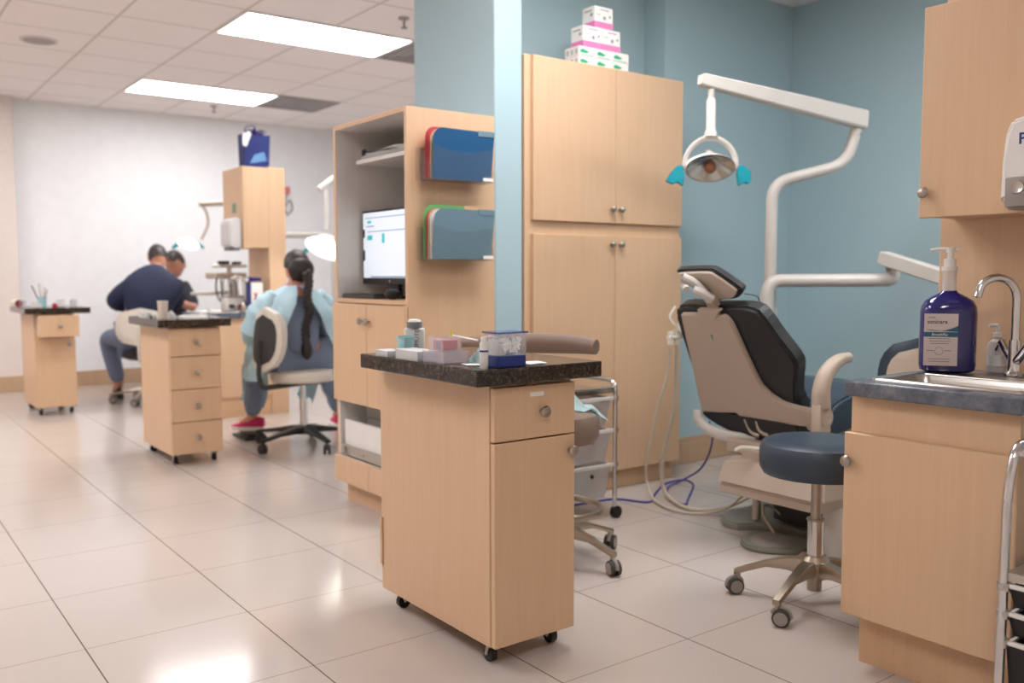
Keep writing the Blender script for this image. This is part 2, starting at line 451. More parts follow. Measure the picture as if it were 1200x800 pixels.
for ch in near.children:
    if ch.name.startswith('drawer'):
        obj('drawer_label', box(BM(), 1.535, 1.583, 1.9685, 1.970, .757, .769), M_PAPER, ch)
# sliver of a second panel edge at its far lower left
obj('edge_strip', box(BM(), 1.405, 1.409, 2.60, 2.612, .14, .30), M_WOODB, near)
cart('rolling_cart', 'maple four drawer cart with dark top in the middle distance', 1.497, 1.79, 5.25, 5.86,
     [(.065, .248, 'drawer', 0, 1.645), (.253, .438, 'drawer', 0, 1.645), (.443, .628, 'drawer', 0, 1.645), (.633, .79, 'drawer', 0, 1.645)], (1.43, 1.845, 5.22, 5.86))
cart('rolling_cart', 'farthest maple cart by the left wall with its top drawer pulled open', 1.21, 1.50, 7.79, 8.40,
     [(.065, .60, 'door', 0, 1.455), (.625, .79, 'drawer', .17, 1.36)], (1.135, 1.60, 7.70, 8.42))

# ------------------------------------------------------------------ things on the near cart
# cotton roll dispenser
t = thing('cotton_dispenser', 'clear box with royal blue base and lid on the foreground cart, full of cotton', 'dispenser', (1.463, 1.988, CT))
X0, X1, Y0, Y1 = 1.416, 1.510, 1.955, 2.022
obj('base', box(BM(), X0, X1, Y0, Y1, CT, CT+.032, .002), M_COBALT, t)
obj('lid', box(BM(), X0-.005, X1+.005, Y0-.005, Y1+.005, CT+.092, CT+.097, .0015), clear('cobalt_clear_plastic', (24, 50, 140), .1, thin=.5), t)
b = BM()
for a in ((X0, X1, Y0, Y0+.0015), (X0, X1, Y1-.0015, Y1), (X0, X0+.0015, Y0+.0015, Y1-.0015), (X1-.0015, X1, Y0+.0015, Y1-.0015)): box(b, *a, CT+.032, CT+.092)
obj('clear_wall', b, M_CLEAR, t, smooth=False)
obj('inner_ramp', prism(BM(), [(X0+.004, Y0+.006, CT+.075), (X0+.03, Y0+.006, CT+.034), (X0+.006, Y0+.006, CT+.034)], (0, .05, 0)), M_FROST, t)
b = BM(); rnd = random.Random(3)
for k in range(240):
    z = rnd.random(); x = X0+.012+(.0+.018*(1-z)**1)+rnd.random()*(X1-X0-.026-.018*(1-z)); y = Y0+.008+rnd.random()*(Y1-Y0-.016)
    if x < X0+.012+.02*(1-z): continue
    d = Vector((rnd.uniform(-1, 1), rnd.uniform(-1, 1), rnd.uniform(-.6, .6))).normalized()*.006
    p = Vector((min(max(x, X0+.010), X1-.010), min(max(y, Y0+.009), Y1-.009), CT+.039+z*.044)); cyl(b, p-d, p+d, .0042, n=8)
tag(obj('cotton_rolls', b, solid('cotton_white', (252, 252, 250), .9)), 'white cotton rolls heaped inside the clear dispenser', 'cotton', kind='stuff')
# tube with blue band
t = thing('paste_tube', 'slim white tube with a blue band beside the clear dispenser', 'tube', (1.389, 1.985, CT))
obj('tube_body', lathe(BM(), [(.0115, 0), (.012, .002), (.012, .064), (.0105, .070), (.008, .072)], (1.389, 1.985, CT)), M_WHITE, t)
obj('blue_band', lathe(BM(), [(.0123, .044), (.0123, .049)], (1.389, 1.985, CT)), M_COBALT, t)
obj('cap', lathe(BM(), [(.0085, .072), (.0085, .083), (.0075, .085)], (1.389, 1.985, CT)), M_WHITE, t)
# tissues
def crumple(name, cx, cy, z, rx, ry, hh, mat, seed, n=15):
    b = BM(); g = []
    for i in range(n):
        row = []
        for j in range(n):
            u = i/(n-1)*2-1; v = j/(n-1)*2-1
            f = noise.noise(Vector((u*2.3+seed, v*2.3, seed*.7)))
            f2 = noise.noise(Vector((u*5+seed, v*5, 3)))
            e = max(0, 1-max(abs(u), abs(v))**3)
            row.append(b.verts.new((cx+u*rx*(1+.2*f), cy+v*ry*(1+.2*f2), z+.0015+hh*e*(.45+.75*f+.4*f2 if .45+.75*f+.4*f2 > 0 else 0))))
        g.append(row)
    for i in range(n-1):
        for j in range(n-1): b.faces.new((g[i][j], g[i+1][j], g[i+1][j+1], g[i][j+1]))
    r = bmesh.ops.solidify(b, geom=list(b.faces), thickness=-.0008)
    return obj(name, b, mat)
tag(crumple('tissue', 1.478, 2.11, CT, .034, .05, .048, M_MINT, 2.2), 'crumpled pale mint tissue in the middle of the foreground cart top', 'tissue')
b = BM()
prism(b, [(1.385, 2.06, CT+.001), (1.43, 2.03, CT+.001), (1.44, 2.07, CT+.001), (1.40, 2.11, CT+.001)], (0, 0, .0015))
tag(obj('wrapper', b, M_PAPER), 'flat white paper wrapper lying in front of the mint tissue', 'wrapper')
b = BM(); prism(b, [(1.53, 1.965, CT+.001), (1.60, 1.975, CT+.001), (1.61, 2.03, CT+.001), (1.53, 2.05, CT+.001)], (0, 0, .003), .001)
tag(obj('paper_pad', b, M_PAPER), 'small white paper pad right of the clear dispenser', 'paper')
# organizer
t = thing('plastic_organizer', 'lilac clear tiered organizer on the foreground cart holding pink and grey strips', 'organizer', (1.405, 2.19, CT))
b = BM(); box(b, 1.35, 1.435, 2.125, 2.24, CT, CT+.004)
for a in ((1.35, 1.435, 2.125, 2.128), (1.35, 1.435, 2.237, 2.24), (1.35, 1.353, 2.125, 2.24), (1.432, 1.435, 2.125, 2.24)): box(b, *a, CT+.004, CT+.034)
box(b, 1.352, 1.433, 2.17, 2.172, CT+.004, CT+.034); obj('lower_tray', b, M_LILAC, t)
b = BM(); box(b, 1.362, 1.428, 2.15, 2.153, CT+.034, CT+.074); box(b, 1.362, 1.428, 2.225, 2.228, CT+.034, CT+.074); box(b, 1.362, 1.365, 2.153, 2.225, CT+.034, CT+.074); box(b, 1.425, 1.428, 2.153, 2.225, CT+.034, CT+.074); box(b, 1.362, 1.428, 2.15, 2.228, CT+.033, CT+.036)
obj('upper_tray', b, M_LILAC, t)
for k in range(3):
    s = box(BM(), 1.370, 1.420, 2.160+.02*k, 2.172+.02*k, CT+.037, CT+.066, .001)
    tag(obj('cartridge_strip', s, [M_SALM, M_GREY, M_SALM][k]), ['pink cartridge strip at the front of the lilac organizer', 'grey cartridge strip between two pink ones in the lilac organizer', 'pink cartridge strip at the back of the lilac organizer'][k], 'strip', 'strips in the organizer')
b = BM(); tube(b, [(1.41, 2.17, CT+.078), (1.40, 2.03, CT+.060+.012)], .0028, 8)
tag_o = thing('applicator', 'thin white applicator stick with a yellow end leaning over the organizer', 'applicator', (1.41, 2.17, CT+.078))
obj('stick', b, M_WHITE, tag_o)
obj('yellow_tip', cyl(BM(), (1.4105, 2.178, CT+.076), (1.4105, 2.178, CT+.094), .0035, .002), M_YEL, tag_o)
# trays
def tray(name, label, x0, x1, y0, y1, hh):
    b = BM(); box(b, x0, x1, y0, y1, CT, CT+.003)
    for a in ((x0, x1, y0, y0+.003), (x0, x1, y1-.003, y1), (x0, x0+.003, y0, y1), (x1-.003, x1, y0, y1)): box(b, *a, CT+.003, CT+hh)
    box(b, x0-.002, x1+.002, y0-.002, y1+.002, CT+hh, CT+hh+.003)
    t = thing(name, label, 'tray', ((x0+x1)/2, (y0+y1)/2, CT)); obj('shell', b, M_FROST, t)
    obj('white_lining', box(BM(), x0+.005, x1-.005, y0+.005, y1-.005, CT+.003, CT+hh-.002, .002), M_PAPER, t)
tray('box_tray', 'long frosted white tray box left of the lilac organizer', 1.343, 1.41, 2.255, 2.385, .026)
tray('box_tray', 'smallest frosted box at the far left end of the cart top', 1.343, 1.395, 2.435, 2.51, .016)
# cup
t = thing('plastic_cup', 'pale cyan drinking cup on the foreground cart', 'cup', (1.430, 2.475, CT))
obj('cup_wall', lathe(BM(), [(.001, .002), (.021, .002), (.028, .056), (.0265, .056), (.02, .004), (.001, .004)], (1.43, 2.475, CT), n=32, cap=False), M_CYAN, t)
obj('rim', lathe(BM(), [(.0275, .054), (.030, .055), (.030, .058), (.0265, .058)], (1.43, 2.475, CT), n=32, cap=False), M_CYAN, t)
# bottle
bx, by = 1.497, 2.532
t = thing('squeeze_bottle', 'white rectangular bottle with grey cap and vertical dark lettering behind the cyan cup', 'bottle', (bx, by, CT), -R(32))
b = BM(); box(b, -.033, .033, -.019, .019, 0, .080, .006, 3); b.transform(WM[t.name]); obj('bottle_body', b, M_WHITE, t)
b = BM(); lathe(b, [(.025, .079), (.025, .099), (.023, .1)], n=28); b.transform(WM[t.name]); obj('cap', b, M_GREY, t)
b = BM(); lathe(b, [(.0215, .1), (.020, .105), (.010, .108)], n=28); b.transform(WM[t.name]); obj('cap_top', b, M_WHITE, t)
Mx = WM[t.name]
text('lettering', 'DMUTIJI', .020, Mx @ Vector((.014, -.0195, .008)), (0, 0, 1), Mx.to_3x3() @ Vector((-1, 0, 0)), M_GREYT, t)

# ------------------------------------------------------------------ office cabinet with computer
cx0, cx1, cy0, cy1, cz = 1.936, 2.388, 3.325, 4.02, 1.80
t = thing('computer_cabinet', 'tall maple cabinet with open niche for a computer, against the blue pier', 'cabinet', (cx0, cy0, 0))
b = BM()
box(b, cx0, cx1, cy0, cy0+.022, .10, cz, .001)       # near side
box(b, cx0, cx1, cy1-.022, cy1, .10, cz, .001)       # far side
obj('side_panel', b, M_WOOD, t)
b = BM(); box(b, cx0, cx0+.003, cy0+.022, cy1-.022, cz-.02, cz); obj('front_edge', b, M_WOODB, t)
b = BM()
box(b, cx0+.003, cx1, cy0+.022, cy1-.022, cz-.02, cz); box(b, cx1-.012, cx1, cy0+.022, cy1-.022, .10, cz-.02)
box(b, cx0+.01, cx1-.012, cy0+.0221, cy0+.0235, .985, cz-.02); box(b, cx0+.004, cx1-.012, cy1-.0235, cy1-.0221, .985, cz-.02)
obj('white_interior', b, M_MEL, t)
obj('desk_board', box(BM(), cx0+.002, cx1-.012, cy0+.022, cy1-.022, .965, .985, .001), M_WOOD, t)
obj('lower_box', box(BM(), cx0+.4, cx1-.012, cy0+.022, cy1-.022, .10, .965), M_MEL, t)
obj('toe_kick', box(BM(), cx0+.035, cx1, cy0+.03, cy1-.03, 0, .10), M_WOODB, t)
obj('paper_shelf', box(BM(), cx0+.08, cx1-.012, cy0+.024, cy1-.06-.022, 1.62, 1.638, .001), M_MEL, t)
ym = (cy0+cy1)/2
for y0, y1, ky in ((cy0+.002, ym-.0015, ym-.03), (ym+.0015, cy1-.002, ym+.03)):
    d = obj('door', box(BM(), cx0-.018, cx0-.001, y0, y1, .495, .962, .0015), M_WOOD, t)
    obj('knob', knob(BM(), (cx0-.018, ky, .885), (-1, 0, 0)), M_NICKEL, d)
b = BM(); box(b, cx0-.018, cx0-.001, cy0+.002, ym-.0015, .10, .222, .0015); box(b, cx0-.018, cx0-.001, ym+.0015, cy1-.002, .10, .222, .0015)
obj('lower_front', b, M_WOOD, t)
# open white drawer (no front)
d = obj('open_drawer', BM(), M_MEL, t) if False else None
b = BM()
dx0, dx1, dy0, dy1 = 1.945, 2.07, 3.40, 3.955
box(b, dx0, dx1, dy0, dy0+.014, .23, .40); box(b, dx0, dx1, dy1-.014, dy1, .23, .40); box(b, dx0, dx0+.014, dy0+.014, dy1-.014, .23, .40)
box(b, dx1-.014, dx1, dy0+.014, dy1-.014, .23, .40); box(b, dx0+.014, dx1-.014, dy0+.014, dy1-.014, .235, .245)
dr = obj('open_drawer', b, M_WHITE, t)
b = BM(); box(b, dx0-.010, dx0-.001, dy0, dy1+.02, .232, .240); box(b, dx0-.010, dx0-.001, dy0, dy1+.02, .272, .280); box(b, dx0-.004, dx0-.001, dy0, dy1+.02, .240, .272)
cyl(b, (dx0-.002, dy1+.002, .257), (dx0-.014, dy1+.002, .257), .018); cyl(b, (dx0-.002, 3.76, .252), (dx0-.014, 3.76, .252), .006)
obj('slide', b, M_STEEL, dr)
b = BM(); box(b, cx0-.004, cx0, cy0+.03, cy1-.022, .205, .225); obj('opening_lip', b, M_WHITE, t)
b = BM(); box(b, cx0, cx1-.02, cy1-.032, cy1-.0225, .21, .49); box(b, cx0+.14, cx0+.155, cy0+.03, cy1-.035, .21, .49); obj('drawer_bay_lining', b, M_WHITE, t)  # back board added at shallow depth so the bay interior looks lighter
b = BM()
rnd = random.Random(5)
for k in range(12):
    x = dx0+.05+rnd.random()*.02; y = dy0+.06+rnd.random()*.42; a = rnd.random()*3
    tube(b, [(x, y, .262), (x+.03*math.cos(a), y+.03*math.sin(a), .262)], .006, 8)
tag(obj('instruments', b, M_STEEL), 'loose metal instruments lying in the open white drawer', 'instruments', kind='stuff')
# monitor
mx, my = 2.0600, 3.74
t = thing('monitor', 'black framed computer monitor with a lit pale screen in the maple cabinet', 'monitor', (mx, my, .986))
w, zz0, zz1 = .36, 1.068, 1.405
y0, y1 = 4.00-.50, 4.00-.02
y0 = 3.47; y1 = 3.985
obj('housing', box(BM(), 2.0750, 2.1050, y0, y1, 1.055, 1.40, .004), M_BLACK, t)
obj('bezel', box(BM(), 2.0680, 2.0760, y0, y1, 1.052, 1.403, .002), M_BLACK, t)
s = obj('screen', box(BM(), 2.0662, 2.0680, y0+.012, y1-.012, 1.082, 1.392), M_SCREEN, t, smooth=False)
for (a0, a1, c0, c1) in ((3.89, 3.93, 1.342, 1.355), (3.88, 3.93, 1.262, 1.285), (3.76, 3.785, 1.245, 1.29)):
    obj('screen_icon', box(BM(), 2.0655, 2.0662, a0, a1, c0, c1), M_SCTEAL, s, smooth=False)
b = BM()
box(b, 2.0656, 2.0662, y0+.012, y1-.03, 1.365, 1.369); box(b, 2.0656, 2.0662, 3.86, 3.94, 1.325, 1.330); box(b, 2.0656, 2.0662, y0+.02, 3.93, 1.300, 1.304); box(b, 2.0656, 2.0662, y0+.02, 3.9, 1.084, 1.09)
obj('screen_line', b, M_SCGREY, s, smooth=False)
for za, zb_ in ((1.275, 1.315), (1.165, 1.215)): obj('screen_tab', box(BM(), 2.0655, 2.0662, y1-.03, y1-.012, za, zb_), M_BLACK, s, smooth=False)
obj('logo_dot', lathe(BM(), [(.006, 0), (.006, .001)], (2.0680, 3.72, 1.067), (-1, 0, 0)), M_NICKEL, t)
b = BM(); box(b, 2.0900, 2.1150, 3.68, 3.76, .996, 1.2, .003); obj('stand_neck', b, M_BLACK, t)
obj('stand_base', box(BM(), 2.06, 2.25, 3.62, 3.82, .9865, .997, .003), M_BLACK, t)
t = thing('keyboard', 'dark keyboard lying in front of the monitor', 'keyboard', (2.0, 3.75, .986))
obj('tray', box(BM(), 1.952, 2.05, 3.66, 3.985, .9865, 1.002, .003), M_DGREY, t)
b = BM()
for i in range(5):
    for j in range(15): box(b, 1.958+i*.018, 1.973+i*.018, 3.666+j*.021, 3.684+j*.021, 1.002, 1.008)
obj('keys', b, M_BLACK, t, kind='stuff')
t = thing('computer_mouse', 'black computer mouse right of the keyboard', 'mouse', (1.99, 3.55, .986))
b = BM(); ball(b, (1.99, 3.55, 1.0085), .03, 1.4, .9, .75); obj('shell', b, M_BLACK, t)
obj('scroll_wheel', lathe(BM(), [(.006, -.004), (.006, .004)], (1.965, 3.55, 1.028), (0, 1, 0)), M_GREY, t)
# papers on shelf
t = thing('paper_stack', 'loose stack of curled papers and a binder on the shelf above the monitor', 'papers', (2.12, 3.7, 1.638))
b = BM()
for k in range(5):
    pts = [(2.03+.004*k, 3.925-.1*j, 1.6405+.006*k+.012*math.exp(-((j-3)*.8)**2)*(k*.3)+ (.018*(1-j/3)**2*k/5 if j < 3 else 0)) for j in range(6)]
    for j in range(5):
        p, q = pts[j], pts[j+1]
        prism(b, [p, q, (q[0]+.2, q[1], q[2]), (p[0]+.2, p[1], p[2])], (0, 0, .0025))
obj('sheets', b, M_PAPER, t)
obj('binder', prism(BM(), [(2.04, 3.90, 1.674), (2.04, 3.60, 1.662), (2.24, 3.60, 1.662), (2.24, 3.90, 1.674)], (0, 0, .006)), M_DGREY, t)
obj('binder_clip', box(BM(), 2.035, 2.05, 3.895, 3.92, 1.66, 1.69, .002), M_BLACK, t)

# wall files
def wall_file(z0, label, fmat, flabel, extra, gl):
    t = thing('wall_file_pocket', label, 'file holder', (2.19, 3.31, z0), 0, 'clear wall pockets on the cabinet side')
    b = BM()
    ya, yb = 3.322, 3.235
    xa, xb = 2.005, 2.315
    # back, bottom, sloping side ears and a front lip
    prism(b, [(xa-.028, ya, z0), (xb+.02, ya, z0), (xb+.02, ya, z0+.14), (xa-.028, ya, z0+.14)], (0, -.0025, 0))
    prism(b, [(xa, ya, z0), (xb, ya, z0), (xb, yb, z0), (xa, yb, z0)], (0, 0, .0025))
    prism(b, [(xa, ya, z0), (xa, yb, z0), (xa, yb+.0, z0+.05), (xa, ya, z0+.14)], (-.0025, 0, 0))
    prism(b, [(xb, ya, z0), (xb, yb, z0), (xb, yb+.0, z0+.05), (xb, ya, z0+.14)], (.0025, 0, 0))
    obj('pocket', b, M_FILM, t, smooth=False)
    arc = [(xa+(xb-xa)*k/16, yb-.003, z0+.15-.03*math.sin(PI*k/16)) for k in range(17)]
    bb = BM(); prism(bb, [(xa, yb-.004, z0)]+[(x, y-.001, z) for x, y, z in arc]+[(xb, yb-.004, z0)], (0, .0025, 0)); obj('front_lip', bb, M_FILM, t, smooth=False)
    obj('clear_label', box(BM(), xb-.055, xb-.002, yb-.0055, yb-.0042, z0+.006, z0+.02), M_PAPER, t)
    def folder(y, x0, x1, h, mat, lab, lean=.01, tabm=None):
        f = thing('file_folder', lab, 'folder', ((x0+x1)/2, y, z0+.004), 0, gl)
        n = 8; cr = .045
        out = [(x0, 0)]+[(x0+cr-cr*math.cos(PI/2*k/n), h-cr+cr*math.sin(PI/2*k/n)) for k in range(n+1)]+[(x1+.012, h-.002), (x1, 0)]
        obj('cover', prism(BM(), [(x, y-lean*z/h*1.0, z0+.004+z) for x, z in out], (0, .003, 0)), mat, f)
        obj('tab', box(BM(), x1-.075, x1+.01, y-lean-.0012, y-lean+.003, z0+h-.017, z0+h+.006), tabm or M_MANILA, f)
    y = yb+.006
    folder(y, xa+.006, xb-.006, .212, fmat, flabel, .012, M_STEELF)
    for k, (m, dz, dx, lab) in enumerate(extra):
        folder(y+.012*(k+1), xa+.002-dx, xb-.03-dx, .212+dz, m, lab, .004)
wall_file(1.493, 'upper clear wall pocket on the cabinet side, holding a bright blue folder', M_BLUEF, 'bright blue folder at the front of the upper wall pocket',
          [(M_MANILA, -.004, .0, 'tan folder edge right behind the bright blue folder'), (M_REDF, .004, .005, 'red folder in the upper wall pocket in front of the pale pink one'),
           (M_REDF, .006, .009, 'red folder sticking out at the left of the upper wall pocket'), (M_SALM, .010, .0, 'pale pink folder at the back of the upper wall pocket')], 'folders in the upper wall pocket')
wall_file(1.158, 'lower clear wall pocket on the cabinet side, holding a slate grey folder', M_STEELF, 'slate grey-blue folder at the front of the lower wall pocket',
          [(M_PAPER, -.002, .002, 'white folder behind the slate grey one'), (M_MANILA, .0, .006, 'tan folder in the lower wall pocket'),
           (M_REDF, .002, .008, 'dark red folder edge in the lower wall pocket'), (M_GREENF, .018, .012, 'green folder sticking up at the left of the lower wall pocket')], 'folders in the lower wall pocket')

# ------------------------------------------------------------------ tall blue-room cupboard
ux0, ux1, uy, uz = 2.552, 3.585, 3.318, 2.098
t = thing('storage_cupboard', 'tall maple cupboard with four doors against the blue wall', 'cupboard', (ux0, uy, 0))
obj('carcass', box(BM(), ux0, ux1, uy, 3.715, .10, uz, .002), M_WOOD, t)
obj('toe_kick', box(BM(), ux0, ux1-.003, uy+.03, 3.715, 0, .10), M_WOOD, t)
xm = 3.105; xl = 2.59
for z0, z1, kz in ((.105, 1.285, 1.243), (1.348, uz-.002, 1.415)):
    for x0, x1, kx in ((xl, xm-.0015, xm-.030), (xm+.0015, ux1-.002, xm+.030)):
        d = obj('door', box(BM(), x0, x1, uy-.02, uy-.001, z0, z1, .0015), M_WOOD, t)
        obj('knob', knob(BM(), (kx, uy-.02, kz), (0, -1, 0)), M_NICKEL, d)
# glove boxes on top
gx, gy, gz = 2.905, 3.345, uz+.001
gw, gd, gh = .110, .110, .047
first = None
names = ['left', 'middle', 'right']
def glove_box(x, y, z, label):
    global first
    if first is None:
        t = thing('glove_box', label, 'box', (x, y, z), 0, 'green and white glove boxes')
        obj('carton', box(BM(), x, x+gw-.002, y, y+gd-.003, z, z+gh-.001, .0015), M_PAPER, t)
        b = BM(); prism(b, [(x+.006, y-.0006, z+.026), (x+.022, y-.0006, z+.034), (x+.065, y-.0006, z+.022), (x+.048, y-.0006, z+.014), (x+.010, y-.0006, z+.014)], (0, .0008, 0))
        box(b, x+.006, x+.095, y-.0006, y+.0002, z+.004, z+.007); obj('green_print', b, M_GREEN, t)
        b = BM()
        for q in range(3): box(b, x-.0006, x+.0002, y+.012+.032*q, y+.030+.032*q, z+.010, z+.034)
        obj('end_print', b, solid('faint_grey_print', (176, 184, 186), .6), t, kind='stuff')
        first = t; return t
    return dup(first, (x, y, z), 0, label)
for j in range(1):
    for r_ in range(2):
        for i in range(3):
            if j > 0 and i > 0: continue
            where = ('bottom', 'upper')[r_]
            if j == 0: lab = '%s glove box in the %s row at the front of the stack' % (names[i], where)
            else: lab = 'glove box %s, %s row, left column of the stack' % (['', 'second from the front', 'third from the front', 'at the very back'][j], where)
            glove_box(gx+i*gw, gy+j*gd, gz+r_*gh, lab)
def mask_box(x, y, z, label):
    t = thing('mask_box', label, 'box', (x, y, z), 0, 'pink and white cartons on the cupboard')
    w, d, h_ = .121, .090, .103
    obj('carton', box(BM(), x, x+w, y, y+d, z, z+h_, .002), M_PAPER, t)
    b = BM(); box(b, x-.0006, x+w+.0006, y-.0006, y+.001, z+.001, z+.030); box(b, x-.0006, x+.001, y, y+d, z+.001, z+.030); obj('pink_band', b, M_PINK, t)
    b = BM(); box(b, x+.035, x+.095, y-.0006, y+.001, z+.086, z+.090); box(b, x+.010, x+.04, y-.0006, y+.001, z+.062, z+.065); lathe(b, [(.009, 0), (.009, .001)], (x+.065, y+.0003, z+.05), (0, -1, 0)); lathe(b, [(.006, 0), (.006, .001)], (x+.10, y+.0003, z+.06), (0, -1, 0))
    box(b, x-.0006, x+.001, y+.02, y+.075, z+.080, z+.086); box(b, x-.0006, x+.001, y+.015, y+.03, z+.055, z+.070); obj('grey_print', b, solid('pale_grey_print', (150, 150, 160), .6), t)
zp = gz+2*gh
mask_box(2.937, 3.352, zp, 'left pink and white carton on the glove boxes')
mask_box(3.061, 3.352, zp, 'right pink and white carton on the glove boxes')
mask_box(3.012, 3.355, zp+.104, 'single pink and white carton at the very top of the stack')

# ------------------------------------------------------------------ stools
def five_base(t, x, y, R0, mat, zc, zt, wheel_r=.028, twin=M_GREYW, ang0=0, legw=.022, caps=True):
    for k in range(5):
        a = ang0+k*2*PI/5; d = Vector((math.cos(a), math.sin(a), 0)); s = Vector((-d.y, d.x, 0))
        c = Vector((x, y, 0)); e = c+d*R0
        b = BM()
        ztip = wheel_r*2+.022
        pts = []
        hub = zc
        tp = [c+d*.02+Vector((0, 0, hub)), c+d*.09+Vector((0, 0, hub-.006)), c+d*(R0*.62)+Vector((0, 0, hub-.026)), e+d*.012+Vector((0, 0, ztip+.006))]
        bt = [c+d*.02+Vector((0, 0, hub-.055)), c+d*.09+Vector((0, 0, hub-.045)), c+d*(R0*.62)+Vector((0, 0, hub-.046)), e+d*.012+Vector((0, 0, ztip-.012))]
        ws = [legw*1.2, legw*1.05, legw*.8, legw*.62]
        rings = []
        for p, q, w in zip(tp, bt, ws):
            rings.append([b.verts.new(v) for v in (p+s*w*.75, p-s*w*.75, (p+q)/2-s*w, q-s*w*.8, q+s*w*.8, (p+q)/2+s*w)])
        for A, B_ in zip(rings, rings[1:]):
            for i in range(6): b.faces.new((A[i], A[(i+1) % 6], B_[(i+1) % 6], B_[i]))
        b.faces.new(rings[0][::-1]); b.faces.new(rings[-1])
        cyl(b, e+Vector((0, 0, ztip)), e+Vector((0, 0, wheel_r*1.2)), .009)
        leg = obj('base_leg', b, mat, t)
        ca = a+k*1.3+.6; dd = Vector((math.cos(ca), math.sin(ca), 0)); ss = Vector((-dd.y, dd.x, 0))
        cc = e+Vector((0, 0, wheel_r))+dd*.012
        b = BM()
        for sg in (-1, 1):
            lathe(b, [(wheel_r*.55, .005*sg), (wheel_r, .007*sg), (wheel_r, .019*sg), (wheel_r*.9, .021*sg)], cc, ss, 20)
        w = obj('caster', b, M_DGREY, leg)
        b = BM()
        for sg in (-1, 1): lathe(b, [(wheel_r*.78, .0213*sg), (wheel_r*.72, .0225*sg)], cc, ss, 20)
        # hood
        hp = [cc+dd*wheel_r*1.05*math.cos(q)+Vector((0, 0, wheel_r*1.08*math.sin(q))) for q in [PI*.1*j for j in range(0, 10)]]
        tube(b, hp, .007, 8)
        obj('caster_cover', b, twin, leg)
def round_seat(b, x, y, z0, z1, r, prof=None):
    h_ = z1-z0
    lathe(b, [(r*.55, z0), (r*.93, z0), (r*.99, z0+h_*.18), (r, z0+h_*.45), (r*.99, z0+h_*.72), (r*.95, z0+h_*.88), (r*.86, z0+h_*.97), (r*.5, z1), (.001, z1)], (x, y, 0), n=40)
# near stool
sx, sy = 2.56, 1.748
t = thing('rolling_stool', 'slate blue round stool with chrome column in front of the dental chair', 'stool', (sx, sy, 0), 0)
c1 = Vector((2.444, 1.974, 0))-Vector((sx, sy, 0)); a0 = math.atan2(c1.y, c1.x)
five_base(t, sx, sy, .252, M_ALU, .155, .1, .028, M_GREYW, a0)
b = BM(); cyl(b, (sx, sy, .05), (sx, sy, .12), .024); lathe(b, [(.045, .095), (.048, .15), (.036, .168)], (sx, sy, 0)); obj('hub', b, M_ALU, t)
obj('outer_sleeve', cyl(BM(), (sx, sy, .165), (sx, sy, .285), .026), M_CHROME, t)
b = BM(); cyl(b, (sx, sy, .285), (sx, sy, .446), .017); lathe(b, [(.03, .285), (.03, .291)], (sx, sy, 0)); obj('gas_column', b, M_NICKEL, t)
b = BM(); round_seat(b, sx, sy, .443, .556, .186); obj('seat', b, M_NAVYV, t)
obj('seat_plate', lathe(BM(), [(.09, .434), (.13, .444)], (sx, sy, 0), n=24), M_BLACK, t)
# assistant stool with arm behind the near cart
sx, sy = 2.17, 2.625
t = thing('armed_stool', 'taupe assistant stool with curved arm rest behind the foreground cart', 'stool', (sx, sy, 0), 0)
c1 = Vector((2.429, 2.607, 0))-Vector((sx, sy, 0))
five_base(t, sx, sy, .26, M_ALU, .150, .1, .028, M_GREYW, math.atan2(c1.y, c1.x)-.02)
b = BM(); cyl(b, (sx, sy, .05), (sx, sy, .16), .024); cyl(b, (sx, sy, .15), (sx, sy, .5), .018); lathe(b, [(.026, .16), (.026, .3)], (sx, sy, 0)); obj('gas_column', b, M_CHROME, t)
b = BM(); ring = [(sx+.175*math.cos(2*PI*k/36), sy+.175*math.sin(2*PI*k/36), .205) for k in range(37)]
tube(b, ring, .009, 8, flat=1.5)
for k in range(3):
    a = k*2*PI/3+.4; tube(b, [(sx+.02*math.cos(a), sy+.02*math.sin(a), .215), (sx+.172*math.cos(a), sy+.172*math.sin(a), .205)], .006, 8)
obj('foot_ring', b, M_ALU, t)
b = BM(); round_seat(b, sx-.02, sy, .47, .585, .18); obj('seat', b, M_BROWNV, t)
b = BM(); tube(b, smooth_path([(1.84, 2.80, .50), (1.80, 2.86, .62), (1.83, 2.86, .78), (1.90, 2.76, .835)]), .013); cyl(b, (2.15, 2.63, .462), (1.84, 2.80, .462), .014); cyl(b, (1.84, 2.80, .455), (1.84, 2.80, .52), .015); obj('arm_post', b, M_ALU, t)
ap = smooth_path([(1.86, 2.80, .835), (1.95, 2.69, .843), (2.04, 2.56, .848), (2.10, 2.44, .848), (2.125, 2.35, .842)])
n = len(ap); obj('arm_rest', tube(BM(), ap, [.020+.010*math.sin(PI*min(1, max(0.12, k/(n-1)*.9+.05))) for k in range(n)], 14, flat=1.25), M_BROWNV, t)
# tissue bib draped on that stool
b = BM(); g = []
for i in range(9):
    row = []
    for j in range(7):
        u, v = i/8, j/6
        p = Vector((2.19+.13*u, 2.66-.15*v-.04*u, 0)); rr = math.hypot(p.x-(sx-.02), p.y-sy)
        z = .592 if rr < .165 else .592-(rr-.165)*1.0
        p.z = z+.012*noise.noise(Vector((u*4, v*4, 1)))+.065*max(0, 1-abs(u-.25)*3)*max(0, 1-abs(v-.35)*2)
        row.append(b.verts.new(p))
    g.append(row)
for i in range(8):
    for j in range(6): b.faces.new((g[i][j], g[i+1][j], g[i+1][j+1], g[i][j+1]))
bmesh.ops.solidify(b, geom=list(b.faces), thickness=-.003)
tag(obj('paper_bib', b, M_MINT), 'pale mint paper bib draped over the taupe stool seat', 'bib')

